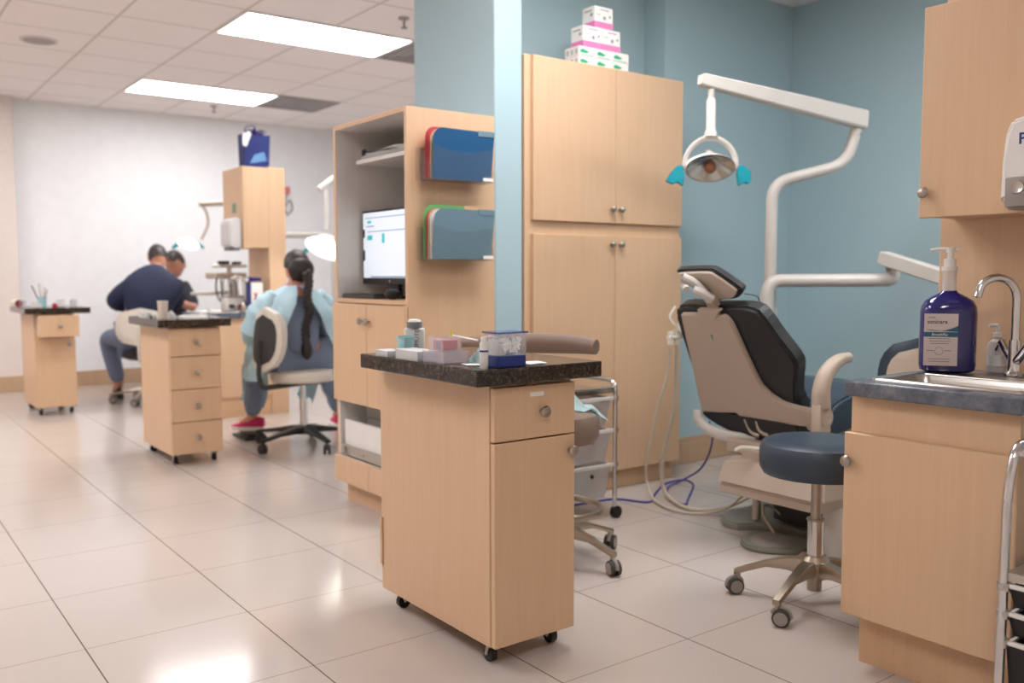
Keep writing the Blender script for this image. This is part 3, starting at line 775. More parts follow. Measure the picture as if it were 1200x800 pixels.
# mid-distance stool (braided person)
def back_stool(name, label, x, y, rot, seat_z, r, seatm, backm, shellm, basem, R0, wr, wc, bx, colm, a0=0):
    t = thing(name, label, 'stool', (x, y, 0), 0)
    five_base(t, x, y, R0, basem, .135, .1, wr, wc, a0, .034)
    b = BM(); cyl(b, (x, y, .10), (x, y, .30), .026); cyl(b, (x, y, .3), (x, y, seat_z-.08), .015); obj('gas_column', b, colm, t)
    obj('seat_plate', lathe(BM(), [(.06, seat_z-.1), (r*.8, seat_z-.085), (r*.8, seat_z-.075)], (x, y, 0)), M_BLACK, t)
    b = BM(); round_seat(b, x, y, seat_z-.075, seat_z, r); obj('seat', b, seatm, t)
    d = Vector((math.cos(rot), math.sin(rot), 0)); s = Vector((-d.y, d.x, 0)); c = Vector((x, y, 0))
    # kidney-shaped curved backrest
    def curved(off, th, sc, mat, nm):
        b = BM(); n = 14; m = 10
        def P(i, j, o):
            u = i/n*2-1; v = j/m*2-1
            ell = math.sqrt(max(0, 1-abs(v)**2.6))
            yy = u*bx[0]*sc*ell; zz = v*bx[1]*sc
            rr = bx[2]+off+o-.35*yy*yy/bx[0]-.10*(zz)
            return c+d*rr+s*yy+Vector((0, 0, bx[3]+zz))
        for o in (0, th):
            g = [[b.verts.new(P(i, j, o)) for j in range(m+1)] for i in range(n+1)]
            for i in range(n):
                for j in range(m): b.faces.new((g[i][j], g[i+1][j], g[i+1][j+1], g[i][j+1]))
            if o == 0: g0 = g
        edge = lambda g: [g[i][0] for i in range(n+1)]+[g[n][j] for j in range(1, m+1)]+[g[i][m] for i in range(n-1, -1, -1)]+[g[0][j] for j in range(m-1, 0, -1)]
        A, B_ = edge(g0), edge(g)
        for i in range(len(A)):
            try: b.faces.new((A[i], A[(i+1) % len(A)], B_[(i+1) % len(A)], B_[i]))
            except ValueError: pass
        bmesh.ops.remove_doubles(b, verts=b.verts, dist=.0008)
        return obj(nm, b, mat, t)
    curved(0, .045, 1.0, backm, 'backrest')
    if shellm: curved(.046, .008, .78, shellm, 'backrest_shell')
    b = BM(); tube(b, round_path([c+d*.04+Vector((0, 0, seat_z-.09)), c+d*(bx[2]+.05)+Vector((0, 0, seat_z-.09)), c+d*(bx[2]+.075)+Vector((0, 0, seat_z-.02)), c+d*(bx[2]+.062)+Vector((0, 0, bx[3]))], .05), .012, flat=1.4)
    obj('back_post', b, shellm or M_ALU, t)
    return t
back_stool('doctor_stool', 'cream padded stool with grey backed rest and black base under the braided person', 2.365, 5.40, PI+R(20), .497, .205, M_CREAM, M_CREAM, M_DGREY, M_BLACK, .33, .03, M_BLACK, (.125, .20, .285, .70), M_CHROME, -.3)
back_stool('doctor_stool', 'cream backed stool with metal base under the person in navy', 2.13, 8.12, PI+R(62), .46, .20, M_BLACKV, M_CREAM, M_CREAM, M_ALU, .30, .03, M_GREYW, (.21, .16, .21, .66), M_WHITE, .35)

# stool seen behind the blue bottle
t = back_stool('doctor_stool', 'slate and beige curved stool back glimpsed behind the blue bottle', 3.40, 1.82, PI+R(20), .50, .19, M_NAVYV, M_NAVYV, M_BEIGE, M_ALU, .24, .026, M_GREYW, (.17, .17, .17, .695), M_CHROME, .2)

# ------------------------------------------------------------------ drawer trolley in the blue room
def trolley(label, x0, x1, y0, y1, zt, levels, dm, rail, dz, group, wheel=.028, front='y', bow=.085):
    t = thing('drawer_trolley', label, 'trolley', ((x0+x1)/2, (y0+y1)/2, 0), 0, group)
    for s, x in ((0, x0), (1, x1)):
        b = BM()
        tube(b, round_path([(x, y0, .055), (x, y0, zt), (x, y1, zt), (x, y1, .055)], .05, 8), .0105, 14)
        obj('side_hoop', b, rail, t)
    b = BM()
    for z in (levels[-1][1]+.03,):
        box(b, x0, x1, y0, y1, z, z+.006)
        for yy in (y0, y1): box(b, x0+.008, x1-.008, yy-.004, yy+.004, z-.004, z+.014)
    tube(b, [(x0, y0, zt-.03), (x1, y0, zt-.03)], .006); tube(b, [(x0, y1, zt-.03), (x1, y1, zt-.03)], .006)
    obj('top_shelf', b, rail if dm is not M_BLACK else M_STEEL, t)
    for z0, z1 in levels:
        b = BM(); tp = .02
        lo = [(x0+.02+tp, y0+.006+tp), (x1-.02-tp, y0+.006+tp), (x1-.02-tp, y1-.01-tp), (x0+.02+tp, y1-.01-tp)]
        hi = [(x0+.02, y0+.002), (x1-.02, y0+.002), (x1-.02, y1-.01), (x0+.02, y1-.01)]
        A = [b.verts.new((x, y, z0)) for x, y in lo]; B_ = [b.verts.new((x, y, z1)) for x, y in hi]
        b.faces.new(A[::-1])
        for i in range(4): b.faces.new((A[i], A[(i+1) % 4], B_[(i+1) % 4], B_[i]))
        bmesh.ops.recalc_face_normals(b, faces=b.faces)
        bmesh.ops.solidify(b, geom=list(b.faces), thickness=.003)
        d = obj('drawer', b, dm, t)
        b = BM(); box(b, x0+.012, x1-.012, y0-.008, y0+.004, z1-.006, z1+.010, .002); box(b, x0+.012, x0+.022, y0, y1, z1-.002, z1+.006); box(b, x1-.022, x1-.012, y0, y1, z1-.002, z1+.006)
        obj('drawer_rim', b, M_WHITE, d)
        if dm is not M_BLACK:
            obj('pull_dot', lathe(BM(), [(.010, 0), (.008, .006)], ((x0+x1)/2+.02, y0+.006, z1-.04), (0, -1, 0)), M_BLACK, d)
        for xx in (x0, x1):
            for yy in (y0, y1): obj('bracket', lathe(BM(), [(.016, -.008), (.016, .008)], (xx, yy, z1+.002)), rail, d)
    for x in (x0, x1):
        for y in (y0, y1):
            b = BM(); lathe(b, [(.010, -.012), (wheel, -.010), (wheel, .010), (.010, .012)], (x+.008, y, wheel), (0, 1, 0)); w = obj('caster', b, M_BLACK, t)
            obj('stem', cyl(BM(), (x, y, wheel), (x, y, .07), .007), M_STEEL, w)
    return t
trolley('chrome framed trolley of frosted drawers in front of the tall cupboard', 2.46, 2.765, 2.93, 3.26, .625, [(.095, .245), (.262, .40), (.42, .545)], M_FROST, M_CHROME, 0, 'chrome drawer trolleys')
b = BM(); crm = box(b, 2.53, 2.68, 2.99, 3.15, .125, .20, .01)
tag(obj('supply_pack', b, M_MINT), 'mint coloured pack inside the bottom frosted drawer', 'pack')
b = BM(); box(b, 2.55, 2.66, 2.99, 3.10, .45, .51, .01)
tag(obj('supply_pack', b, M_SALM), 'pinkish pack inside the top frosted drawer', 'pack')

# ------------------------------------------------------------------ dental chair
t = thing('dental_chair', 'slate blue and black patient dental chair with beige shell in the blue room', 'dental chair', (3.2, 2.35, 0))
NV = Vector((.894, 0, .447))
def bp(y, z, o=0):
    p = Vector((3.3-.5*z, y, z)); return p+NV*o
cush = [(2.628, .955), (2.44, .962), (2.24, .965), (2.19, .93), (2.155, .86), (2.106, .775), (2.100, .735), (2.128, .67), (2.15, .60), (2.16, .54), (2.6, .50), (2.68, .52), (2.66, .65), (2.655, .80)]
obj('backrest_cushion', prism(BM(), [tuple(q) for q in dedge([bp(y, z) for y, z in cush], 3)], NV*.075, .014, 3), M_BLACKV, t)
shell = [(2.590, .940), (2.46, .944), (2.355, .940), (2.335, .915), (2.318, .82), (2.30, .72), (2.285, .66), (2.25, .62), (2.205, .595), (2.15, .585), (2.05, .578), (2.045, .515), (2.12, .505), (2.277, .50), (2.44, .487), (2.46, .52), (2.66, .495), (2.645, .60), (2.628, .70), (2.61, .82)]
obj('backrest_shell', prism(BM(), [bp(y, z, -.022) for y, z in shell], NV*.024, .005, 2), M_BEIGE, t)
b = BM()
for a in ((2.47, .918, .006), ): box(b, 2.81, 2.82, 2.465, 2.472, .86, .89)
obj('release_tag', prism(BM(), [bp(2.46, .86, -.024), bp(2.452, .86, -.024), bp(2.455, .835, -.024)], NV*.003), M_GREEN, t)
# neck of the headrest
b = BM(); prism(b, [bp(2.49, .962, -.026), bp(2.37, .962, -.026), bp(2.40, .93, -.026), bp(2.46, .93, -.026)], NV*.03, .003)
prism(b, [bp(2.455, .93, -.0), bp(2.405, .93, 0), bp(2.405, 1.02, .0), bp(2.455, 1.02, .0)], NV*.03, .004)
obj('headrest_mount', b, M_BEIGE, t)
b = BM()
tube(b, smooth_path([(2.80, 2.42, .99), (2.775, 2.44, 1.03), (2.745, 2.465, 1.065), (2.72, 2.495, 1.085)]), [.026]*19, 12, flat=.7)
tube(b, smooth_path([(2.79, 2.40, .995), (2.755, 2.425, 1.02), (2.735, 2.45, 1.035)]), .018, 10)
cyl(b, (2.735, 2.50, 1.055), (2.705, 2.46, 1.035), .014)
obj('headrest_joint', b, M_WHITEP, t)
# headrest: pad outline in a tilted plane
HN = Vector((.80, 0, .60)).normalized(); HU = Vector((-.6, 0, .8)).normalized(); HC = Vector((2.80, 2.42, 1.055))
def hp(y, v, o=0): return HC+Vector((0, y, 0))+HU*v+HN*o
pad = dedge([hp(.135, .070), hp(-.02, .075), hp(-.06, .062), hp(-.135, -.012), hp(-.14, -.035), hp(-.10, -.068), hp(-.03, -.078), hp(.04, -.075), hp(.13, .05)], 4)
obj('headrest_pad', prism(BM(), pad, HN*.035, .006, 2), M_BLACKV, t)
sh = dedge([hp(.12, .062, -.012), hp(-.02, .066, -.012), hp(-.055, .052, -.012), hp(-.118, -.012, -.012), hp(-.122, -.03, -.012), hp(-.09, -.058, -.012), hp(-.03, -.066, -.012), hp(.04, -.062, -.012), hp(.11, .045, -.012)], 4)
obj('headrest_shell', prism(BM(), sh, HN*.014, .003, 1), M_BEIGE, t)
obj('headrest_cable', tube(BM(), smooth_path([(2.86, 2.30, 1.02), (2.885, 2.26, 1.01), (2.885, 2.245, .985), (2.87, 2.24, .96)]), .0025, 6), M_DGREY, t)
# lower back + curved white bracket
b = BM(); prism(b, dedge([(3.02, 2.64, .505), (3.02, 2.30, .51), (3.02, 2.16, .50), (3.03, 2.18, .45), (3.05, 2.3, .405), (3.05, 2.5, .42), (3.03, 2.62, .46)], 4), (.12, 0, 0), .01, 2); obj('lumbar_cushion', b, M_BLACKV, t)
b = BM(); tube(b, smooth_path([(3.02, 2.672, .50), (3.02, 2.665, .46), (3.02, 2.62, .425), (3.03, 2.53, .405), (3.06, 2.42, .40), (3.12, 2.34, .40)]), .026, 12, flat=.6); obj('side_bracket', b, M_WHITEP, t)
# seat and leg rest
b = BM()
pr = [(3.16, .45), (3.14, .50), (3.15, .55), (3.19, .58), (3.26, .60), (3.42, .625), (3.60, .622), (3.80, .60), (4.15, .53), (4.5, .45), (4.54, .41), (4.50, .385), (4.1, .44), (3.75, .49), (3.4, .475)]
prism(b, [(x, 2.10, z) for x, z in dedge([(x, 0, z) for x, z in pr], 3) for x, z in [(x, z)]] if False else [(p.x, 2.09, p.z) for p in dedge([(x, 0, z) for x, z in pr], 3)], (0, .52, 0), .012, 3)
obj('seat_cushion', b, M_NAVYV, t)
b = BM(); prism(b, [(3.04, 2.14, .45), (3.10, 2.14, .40), (3.5, 2.14, .40), (4.0, 2.14, .42), (4.45, 2.14, .375), (4.0, 2.14, .455), (3.5, 2.14, .475)], (0, .42, 0), .004); obj('seat_shell', b, M_BEIGE, t)
# near armrest
b = BM()
arm = dedge([(2.965, 0, .445), (2.962, 0, .56), (2.975, 0, .645), (3.01, 0, .715), (3.08, 0, .758), (3.165, 0, .772), (3.175, 0, .758), (3.16, 0, .745), (3.10, 0, .715), (3.06, 0, .665), (3.045, 0, .60), (3.06, 0, .445)], 4)
box(b, 2.975, 3.048, 2.022, 2.066, .44, .60, .008, 2); obj('arm_post', b, M_BEIGE, t)
ap = smooth_path([(3.012, 2.044, .585), (3.008, 2.044, .645), (3.028, 2.044, .70), (3.075, 2.044, .742), (3.13, 2.044, .762), (3.185, 2.044, .768)], 5); n = len(ap)
b = BM(); tube(b, ap, [.036-.016*(k/(n-1))**1.5 for k in range(n)], 16, up=(0, 1, 0)); obj('armrest', b, M_BEIGE, t)
b = BM(); lathe(b, [(.035, 0), (.035, .03)], (3.02, 2.02, .545), (0, 1, 0)); cyl(b, (3.02, 2.03, .545), (3.06, 2.12, .50), .025); obj('arm_pivot', b, M_BEIGE, t)
# mechanism
b = BM(); box(b, 3.00, 3.75, 2.13, 2.50, .34, .405, .01); box(b, 2.93, 3.06, 2.20, 2.36, .34, .39, .008); obj('lift_link', b, M_BEIGE, t)
b = BM(); tube(b, smooth_path([(2.86, 2.33, .392), (2.875, 2.30, .405), (2.94, 2.22, .40), (3.02, 2.18, .395)]), .013, 10, flat=.7); obj('release_lever', b, M_CREAM, t)
b = BM(); tube(b, smooth_path([bp(2.42, .50, -.02), bp(2.40, .455, -.03), bp(2.36, .44, -.035)]), .011, 10); tube(b, smooth_path([bp(2.36, .50, -.02), bp(2.35, .465, -.03), bp(2.31, .45, -.035)]), .011, 10); obj('recline_handle', b, M_BEIGE, t)
b = BM(); prism(b, [(2.86, 2.44, .235), (2.86, 1.93, .235), (2.89, 1.95, .345), (2.92, 2.10, .350), (2.92, 2.30, .352), (2.89, 2.42, .345)], (.95, 0, 0), .018, 3); obj('base_cover', b, M_BEIGE, t)
b = BM(); box(b, 2.875, 3.80, 1.95, 2.43, .205, .238, .004); obj('base_skirt', b, M_BROWNV if False else M_BEIGE, t)
b = BM(); box(b, 2.98, 3.70, 2.08, 2.38, .04, .206, .006) if False else box(b, 3.20, 3.75, 2.10, 2.40, .04, .206, .006); obj('pump_housing', b, M_DGREY, t)
b = BM(); cyl(b, (3.14, 2.44, .04), (3.14, 2.44, .206), .018); obj('support_leg', b, M_BEIGE, t)
b = BM(); pl = dedge([(3.06, 2.56, 0), (3.04, 2.47, 0), (3.11, 2.41, 0), (3.17, 2.30, 0), (3.18, 2.18, 0), (3.5, 2.16, 0), (4.1, 2.16, 0), (4.2, 2.3, 0), (4.15, 2.56, 0), (3.7, 2.62, 0), (3.2, 2.63, 0)], 4)
prism(b, pl, (0, 0, .032), .008, 2); obj('floor_plate', b, M_GREYC, t)
b = BM(); lathe(b, [(.052, 0), (.05, .16), (.04, .20)], (3.03, 1.98, .01)); obj('drain_column', b, M_WHITEP, t)
# foot control
t = thing('foot_control', 'flat grey foot control pedal on the floor beside the chair base', 'foot control', (2.98, 2.21, 0))
b = BM(); pts = dedge([(2.85, 2.235, .001), (2.91, 2.34, .001), (3.01, 2.37, .001), (3.09, 2.32, .001), (3.12, 2.18, .001), (3.06, 2.10, .001), (2.95, 2.10, .001)], 4)
prism(b, pts, (0, 0, .022), .006, 2); obj('plate', b, M_GREYC, t)
obj('pedal_dome', lathe(BM(), [(.10, .020), (.09, .028), (.05, .034), (.001, .036)], (2.99, 2.235, 0), n=32, cap=False), M_GREYW, t)
obj('cable', tube(BM(), smooth_path([(3.04, 2.27, .035), (3.05, 2.33, .09), (3.10, 2.37, .12), (3.17, 2.38, .10), (3.21, 2.36, .06)]), .005, 8), M_HOSE, t)
t = thing('valve_fitting', 'small brass and cream valve fitting on the floor behind the blue stool column', 'valve', (2.93, 2.0, 0))
b = BM(); cyl(b, (2.90, 1.99, 0), (2.90, 1.99, .035), .022); cyl(b, (2.90, 1.99, .035), (2.90, 1.99, .06), .012); obj('body', b, M_CREAM, t)
b = BM(); cyl(b, (2.87, 1.99, .022), (2.93, 1.99, .022), .010); obj('pipe', b, M_NICKEL, t)

# ------------------------------------------------------------------ dental light on its pole
t = thing('dental_light', 'white dental operating light on a bent pole over the patient chair', 'dental light', (3.60, 2.73, 0))
pole = round_path([(3.606, 2.745, .20), (3.606, 2.745, 1.53), (3.93, 2.56, 1.625), (3.972, 2.538, 1.80)], .09, 10)
obj('pole', tube(BM(), pole, .027, 18), M_WHITEP, t)
b = BM(); cyl(b, (3.606, 2.745, .15), (3.606, 2.745, .93), .034); obj('pole_sleeve', b, M_WHITEP, t)
b = BM(); box(b, 3.50, 3.66, 2.60, 2.80, .15, .30, .01); obj('pole_bracket', b, M_BEIGE, t)
p0 = Vector((4.0, 2.52, 1.835)); p1 = Vector((3.065, 2.725, 1.945)); d = (p1-p0).normalized(); s = d.cross(Vector((0, 0, 1))).normalized(); up = s.cross(d)
b = BM(); rings = []
for f, hh, ww in ((-.005, .030, .026), (.0, .044, .03), (.5, .037, .026), (.985, .027, .022), (1.0, .020, .018)):
    p = p0+(p1-p0)*f; rings.append([b.verts.new(p+s*ww*a+up*hh*c) for a, c in ((1, .8), (.7, 1), (-.7, 1), (-1, .8), (-1, -.8), (-.8, -1), (.8, -1), (1, -.8))])
for A, B_ in zip(rings, rings[1:]):
    for i in range(8): b.faces.new((A[i], A[(i+1) % 8], B_[(i+1) % 8], B_[i]))
b.faces.new(rings[0][::-1]); b.faces.new(rings[-1]); obj('spring_arm', b, M_WHITEP, t)
obj('elbow_joint', cyl(BM(), (3.972, 2.538, 1.76), (3.972, 2.538, 1.81), .023), M_CHROME, t)
lx, ly = 3.115, 2.703
b = BM(); cyl(b, (lx, ly, 1.905), (lx, ly, 1.86), .014); obj('swivel', b, M_WHITEP, t)
b = BM(); lathe(b, [(.016, 1.865), (.021, 1.855), (.021, 1.735), (.028, 1.715), (.03, 1.70)], (lx, ly, 0)); obj('drop_tube', b, M_WHITEP, t)
# yoke is an arch in the plane across the view of the chair
U = Vector((.80, -.60, 0)); N_ = Vector((-.6, -.8, 0))
def L(u, z, n=0): return Vector((lx, ly, 0))+U*u+N_*n+Vector((0, 0, z))
arch = smooth_path([L(-.112, 1.570), L(-.108, 1.61), L(-.080, 1.658), L(-.035, 1.688), L(0, 1.694), L(.035, 1.688), L(.080, 1.658), L(.108, 1.61), L(.112, 1.570)], 5)
obj('yoke', tube(BM(), arch, .009, 10, flat=1.5), M_WHITEP, t)
# reflector bowl facing down/forward
b = BM()
C0 = L(0, 1.565)
ax = (N_*.62+Vector((0, 0, -.78))).normalized()
uu = U; vv = ax.cross(uu).normalized()
rings = []
for rr, dd in ((.012, -.055), (.04, -.048), (.075, -.025), (.108, .002), (.110, .006), (.103, .004), (.07, -.02), (.036, -.042), (.010, -.048)):
    rings.append([b.verts.new(C0+uu*math.cos(2*PI*k/36)*rr+vv*math.sin(2*PI*k/36)*rr*.78+ax*dd) for k in range(36)])
for A, B_ in zip(rings, rings[1:]):
    for k in range(36): b.faces.new((A[k], A[(k+1) % 36], B_[(k+1) % 36], B_[k]))
obj('reflector', b, M_WHITEP, t)
rings = []; b = BM()
for rr, dd in ((.101, .005), (.07, -.014), (.036, -.034), (.004, -.040)):
    rings.append([b.verts.new(C0+uu*math.cos(2*PI*k/36)*rr+vv*math.sin(2*PI*k/36)*rr*.78+ax*dd) for k in range(36)])
for A, B_ in zip(rings, rings[1:]):
    for k in range(36): b.faces.new((A[k], A[(k+1) % 36], B_[(k+1) % 36], B_[k]))
obj('mirror', b, solid('facet_mirror', (214, 218, 216), .22, .9), t)
b = BM(); ball(b, C0+ax*-.005, .026, 1, 1, 1.15); obj('bulb_shield', b, M_GOLD, t)
b = BM(); ball(b, L(0, 1.628, -.03), .020); obj('back_hub', b, M_WHITEP, t)
b = BM()
tube(b, smooth_path([L(-.118, 1.560), L(-.075, 1.598), L(0, 1.618), L(.075, 1.598), L(.118, 1.560)]), .008, 10, flat=1.6)
obj('front_brow', b, M_WHITEP, t)
for sg in (-1, 1):
    b = BM()
    a = [L(sg*.120, 1.575, .01), L(sg*.145, 1.575, .01), L(sg*.175, 1.545, .02), L(sg*(.20 if sg < 0 else .178), 1.505, .02), L(sg*.165, 1.490, .02), L(sg*.148, 1.500, .02), L(sg*.122, 1.482, .02), L(sg*.116, 1.53, .015)]
    prism(b, a, N_*-.03, .004, 2); obj('handle', b, M_TEAL, t)

# ------------------------------------------------------------------ delivery arm
t = thing('delivery_arm', 'white tubular delivery arm reaching right toward the wall panel', 'arm', (3.56, 2.75, 0))
pth = round_path([(3.535, 2.715, .30), (3.545, 2.715, 1.064), (4.040, 2.368, 1.066), (4.040, 2.368, 1.125)], .07, 10)
obj('tube', tube(BM(), pth, [.031]*len(pth), 18), M_WHITEP, t)
b = BM(); box(b, 3.49, 3.6, 2.64, 2.76, .20, .32, .01); obj('lower_bracket', b, M_BEIGE, t)
p0 = Vector((3.99, 2.40, 1.175)); p1 = Vector((3.93, 1.72, .975)); d = (p1-p0).normalized(); s = d.cross(Vector((0, 0, 1))).normalized(); up = s.cross(d)
b = BM(); rings = []
for f in (0, .03, .97, 1):
    k = .8 if f in (0, 1) else 1
    p = p0+(p1-p0)*f; rings.append([b.verts.new(p+s*.03*k*a+up*.034*k*c) for a, c in ((1, .8), (.7, 1), (-.7, 1), (-1, .8), (-1, -.8), (-.8, -1), (.8, -1), (1, -.8))])
for A, B_ in zip(rings, rings[1:]):
    for i in range(8): b.faces.new((A[i], A[(i+1) % 8], B_[(i+1) % 8], B_[i]))
b.faces.new(rings[0][::-1]); b.faces.new(rings[-1]); obj('spring_arm', b, M_WHITEP, t)
obj('knuckle', cyl(BM(), (4.03, 2.372, 1.11), (4.02, 2.38, 1.15), .022), M_GREYW, t)
b = BM(); cyl(b, (3.93, 1.72, .93), (3.93, 1.72, 1.0), .03); box(b, 3.72, 4.1, 1.5, 1.84, .88, .94, .012); obj('tray_head', b, M_WHITEP, t)

# assistant holder + hoses + cable
t = thing('instrument_holder', 'white suction instrument holder sticking out behind the chair back', 'holder', (3.15, 2.9, .8))
b = BM(); ball(b, (3.165, 2.90, .845), .028, 1, 1, 1.3); cyl(b, (3.165, 2.90, .845), (3.30, 2.84, .80), .02); obj('knob_housing', b, M_WHITEP, t)
b = BM(); box(b, 3.09, 3.22, 2.905, 2.935, .795, .812, .003); tube(b, [(3.105, 2.92, .83), (3.105, 2.92, .77)], .014); tube(b, [(3.14, 2.92, .835), (3.14, 2.92, .765)], .011); obj('hanger', b, M_CREAM, t)
b = BM(); tube(b, smooth_path([(3.12, 2.91, .86), (3.10, 2.92, .90), (3.13, 2.915, .945)]), .006, 8); obj('syringe_tip', b, M_CREAM, t)
b = BM(); tube(b, smooth_path([(3.30, 2.84, .80), (3.42, 2.80, .72), (3.54, 2.74, .60)]), .02); obj('support_arm', b, M_WHITEP, t)
h1 = [(3.112, 2.93, 0.75), (3.118, 2.95, 0.62), (3.104, 3.0, 0.453), (3.089, 3.05, 0.199), (3.106, 3.06, 0.078), (3.091, 2.993, 0.014), (3.047, 2.831, 0.012), (3.095, 2.719, 0.012), (3.20, 2.66, 0.03), (3.25, 2.60, .10), (3.22, 2.5, .20)]
tag(obj('hose', tube(BM(), smooth_path(h1), .0062, 10), M_HOSE), 'thinner cream hose hanging nearest the cupboard and looping on the floor', 'hose', 'cream suction hoses')
h2 = [(3.158, 2.93, 0.772), (3.183, 2.96, 0.491), (3.185, 3.02, 0.276), (3.189, 3.05, 0.123), (3.204, 3.023, 0.022), (3.111, 2.811, 0.016), (3.197, 2.707, 0.016), (3.34, 2.70, 0.03), (3.36, 2.60, .10), (3.3, 2.5, .20)]
tag(obj('hose', tube(BM(), smooth_path(h2), .0095, 10), M_HOSE), 'thicker cream hose hanging beside the chair back down to the floor', 'hose', 'cream suction hoses')
pc = [(2.75, 3.20, .006), (2.85, 3.19, .006), (2.995, 3.16, .006), (3.077, 3.024, .006), (3.22, 3.12, .006), (3.42, 3.24, .006), (3.56, 3.25, .006), (3.52, 3.14, .006), (3.27, 2.95, .006), (3.177, 2.887, .006), (3.20, 2.99, .012), (3.34, 3.15, .014), (3.50, 3.20, .02), (3.52, 3.10, .09), (3.42, 2.95, .21), (3.27, 2.8, .34), (3.13, 2.70, .43)]
tag(obj('cable', tube(BM(), smooth_path(pc), .005, 8), M_PURP), 'purple cable looping over the floor from trolley to dental chair', 'cable')

# ------------------------------------------------------------------ sink unit at the right
def sink_unit(oy, ox, near_, labels):
    yl, yr = 1.42+oy, .975+oy
    fx = 2.236+ox; px = 2.74+ox
    t = thing('sink_cabinet', labels[0], 'cabinet', (fx, yr, 0))
    obj('body', box(BM(), fx, px, yr, yl, .155, .765, .002), M_WOOD, t)
    obj('toe_kick', box(BM(), fx+.045, px, yr+.01, yl-.012, 0, .155), M_WOODB, t)
    obj('false_front', box(BM(), fx-.001, fx, yr, yl, .66, .765), M_WOOD, t)
    d = obj('door', box(BM(), fx-.019, fx-.001, yr-.005, yl+.01, .150, .662, .003), M_WOOD, t)
    obj('knob', knob(BM(), (fx-.019, yl-.01, .584), (-1, 0, 0)), M_NICKEL, d)
    # countertop with a sink cut-out
    t = thing('countertop', labels[1], 'countertop', (fx, yr, .77))
    b = BM(); c0, c1, c2, c3 = fx-.045, px, yr-.02, yl-.002
    s0, s1, s2, s3 = 2.275+ox, 2.48+ox, 1.00+oy, 1.36+oy
    box(b, c0, s0, c2, c3, .766, .808, .006, 3); box(b, s1, c1, c2, c3, .766, .808); box(b, s0-.008, s1+.01, s3, c3, .766, .808); box(b, s0-.008, s1+.01, c2, s2, .766, .808)
    obj('slab', b, M_BLUEC, t)
    t = thing('sink_basin', labels[2], 'sink', ((s0+s1)/2, (s2+s3)/2, .8))
    b = BM(); rim = []
    def ringpts(i, r, z):
        pts = []
        for (cx, cy, a0) in ((s1-i-r, s3-i-r, 0), (s0+i+r, s3-i-r, PI/2), (s0+i+r, s2+i+r, PI), (s1-i-r, s2+i+r, 3*PI/2)):
            for k in range(6): a = a0+k*PI/10; pts.append(b.verts.new((cx+r*math.cos(a), cy+r*math.sin(a), z)))
        return pts
    zt = .8095
    Rg = [ringpts(-.022, .02, zt-.001), ringpts(-.020, .02, zt+.004), ringpts(-.006, .03, zt+.004), ringpts(-.0, .03, zt), ringpts(.006, .03, zt-.015), ringpts(.015, .035, zt-.10), ringpts(.035, .04, zt-.115)]
    for A, B_ in zip(Rg, Rg[1:]):
        for k in range(24): b.faces.new((A[k], A[(k+1) % 24], B_[(k+1) % 24], B_[k]))
    b.faces.new(Rg[-1]); 
    o = obj('bowl', b, M_STEEL, t)
    b = BM(); box(b, s1+.0, s1+.09, s2-.015, s3+.018, zt-.001, zt+.003, .001); obj('rear_ledge', b, M_STEEL, t)
    obj('drain', lathe(BM(), [(.02, .0), (.02, .004), (.008, .002)], ((s0+s1)/2, (s2+s3)/2, zt-.115)), M_CHROME, t)
    # faucet
    fx_, fy = 2.615+ox, 1.165+oy
    t = thing('faucet', labels[3], 'faucet', (fx_, fy, .81))
    b = BM(); lathe(b, [(.026, 0), (.026, .008), (.017, .014), (.0155, .10)], (fx_, fy, .8125)); obj('body', b, M_CHROME, t)
    d_ = Vector((-.83, .55, 0)).normalized(); c = Vector((fx_, fy, .8125))
    spt = [c+Vector((0, 0, .09)), c+Vector((0, 0, .215))]+[c+Vector((0, 0, .215))+d_*(.058-.058*math.cos(a))+Vector((0, 0, .058*math.sin(a))) for a in [PI/10*k for k in range(1, 9)]]
    spt.append(spt[-1]+Vector((0, 0, -.03))+d_*.008)
    obj('spout', tube(BM(), spt, .0115, 14), M_CHROME, t)
    for sg in (-1, 1):
        sd = (Vector((-.55, -.83, 0)).normalized()*(-sg))
        b = BM(); tube(b, [c+Vector((0, 0, .035)), c+sd*.062+Vector((0, 0, .090))], .0125, 12); hd = obj('valve', b, M_CHROME, t)
        b = BM(); e = c+sd*.062+Vector((0, 0, .090)); q = (sd*.6-Vector((0, 0, .8))).normalized()
        tube(b, [e+Vector((0, 0, .008)), e+sd*.036+Vector((0, 0, -.040))], .005, 8); obj('lever', b, M_CHROME, hd)
    # panel
    t = thing('back_panel', labels[4], 'panel', (px, yr, 0))
    obj('board', box(BM(), px+.001, px+.14, yr-.0, yl+(.035 if near_ else 0.005), 0, 1.93, .002), M_WOOD, t)
    t = thing('wall_cabinet', labels[5], 'cabinet', (px-.2, yr, 1.26), 0, 'hanging maple wall cabinets')
    ux = px-.20; yt = yl-.005; zb, ztp = (1.262, 1.855) if near_ else (1.305, 1.925)
    obj('box', box(BM(), ux+.019, px, yr-.05 if near_ else yr, yt, zb, ztp, .002), M_WOOD, t)
    d = obj('door', box(BM(), ux, ux+.018, yr-.05 if near_ else yr, yt, zb-.004, ztp+.002, .002), M_WOOD, t)
    if near_: obj('knob', knob(BM(), (ux, yt-.022, zb+.068), (-1, 0, 0)), M_NICKEL, d)
    return ux, yt, zb, ztp, px
ux, yt, zb, ztp, px = sink_unit(0, 0, True, ['maple sink base cabinet at the right edge with one door', 'slate blue-grey countertop carrying the blue bottle', 'stainless sink basin in front of the blue bottle', 'chrome gooseneck faucet right of the blue bottle', 'maple back panel behind the chrome faucet', 'hanging maple cabinet at the top right with a white dispenser on its door'])
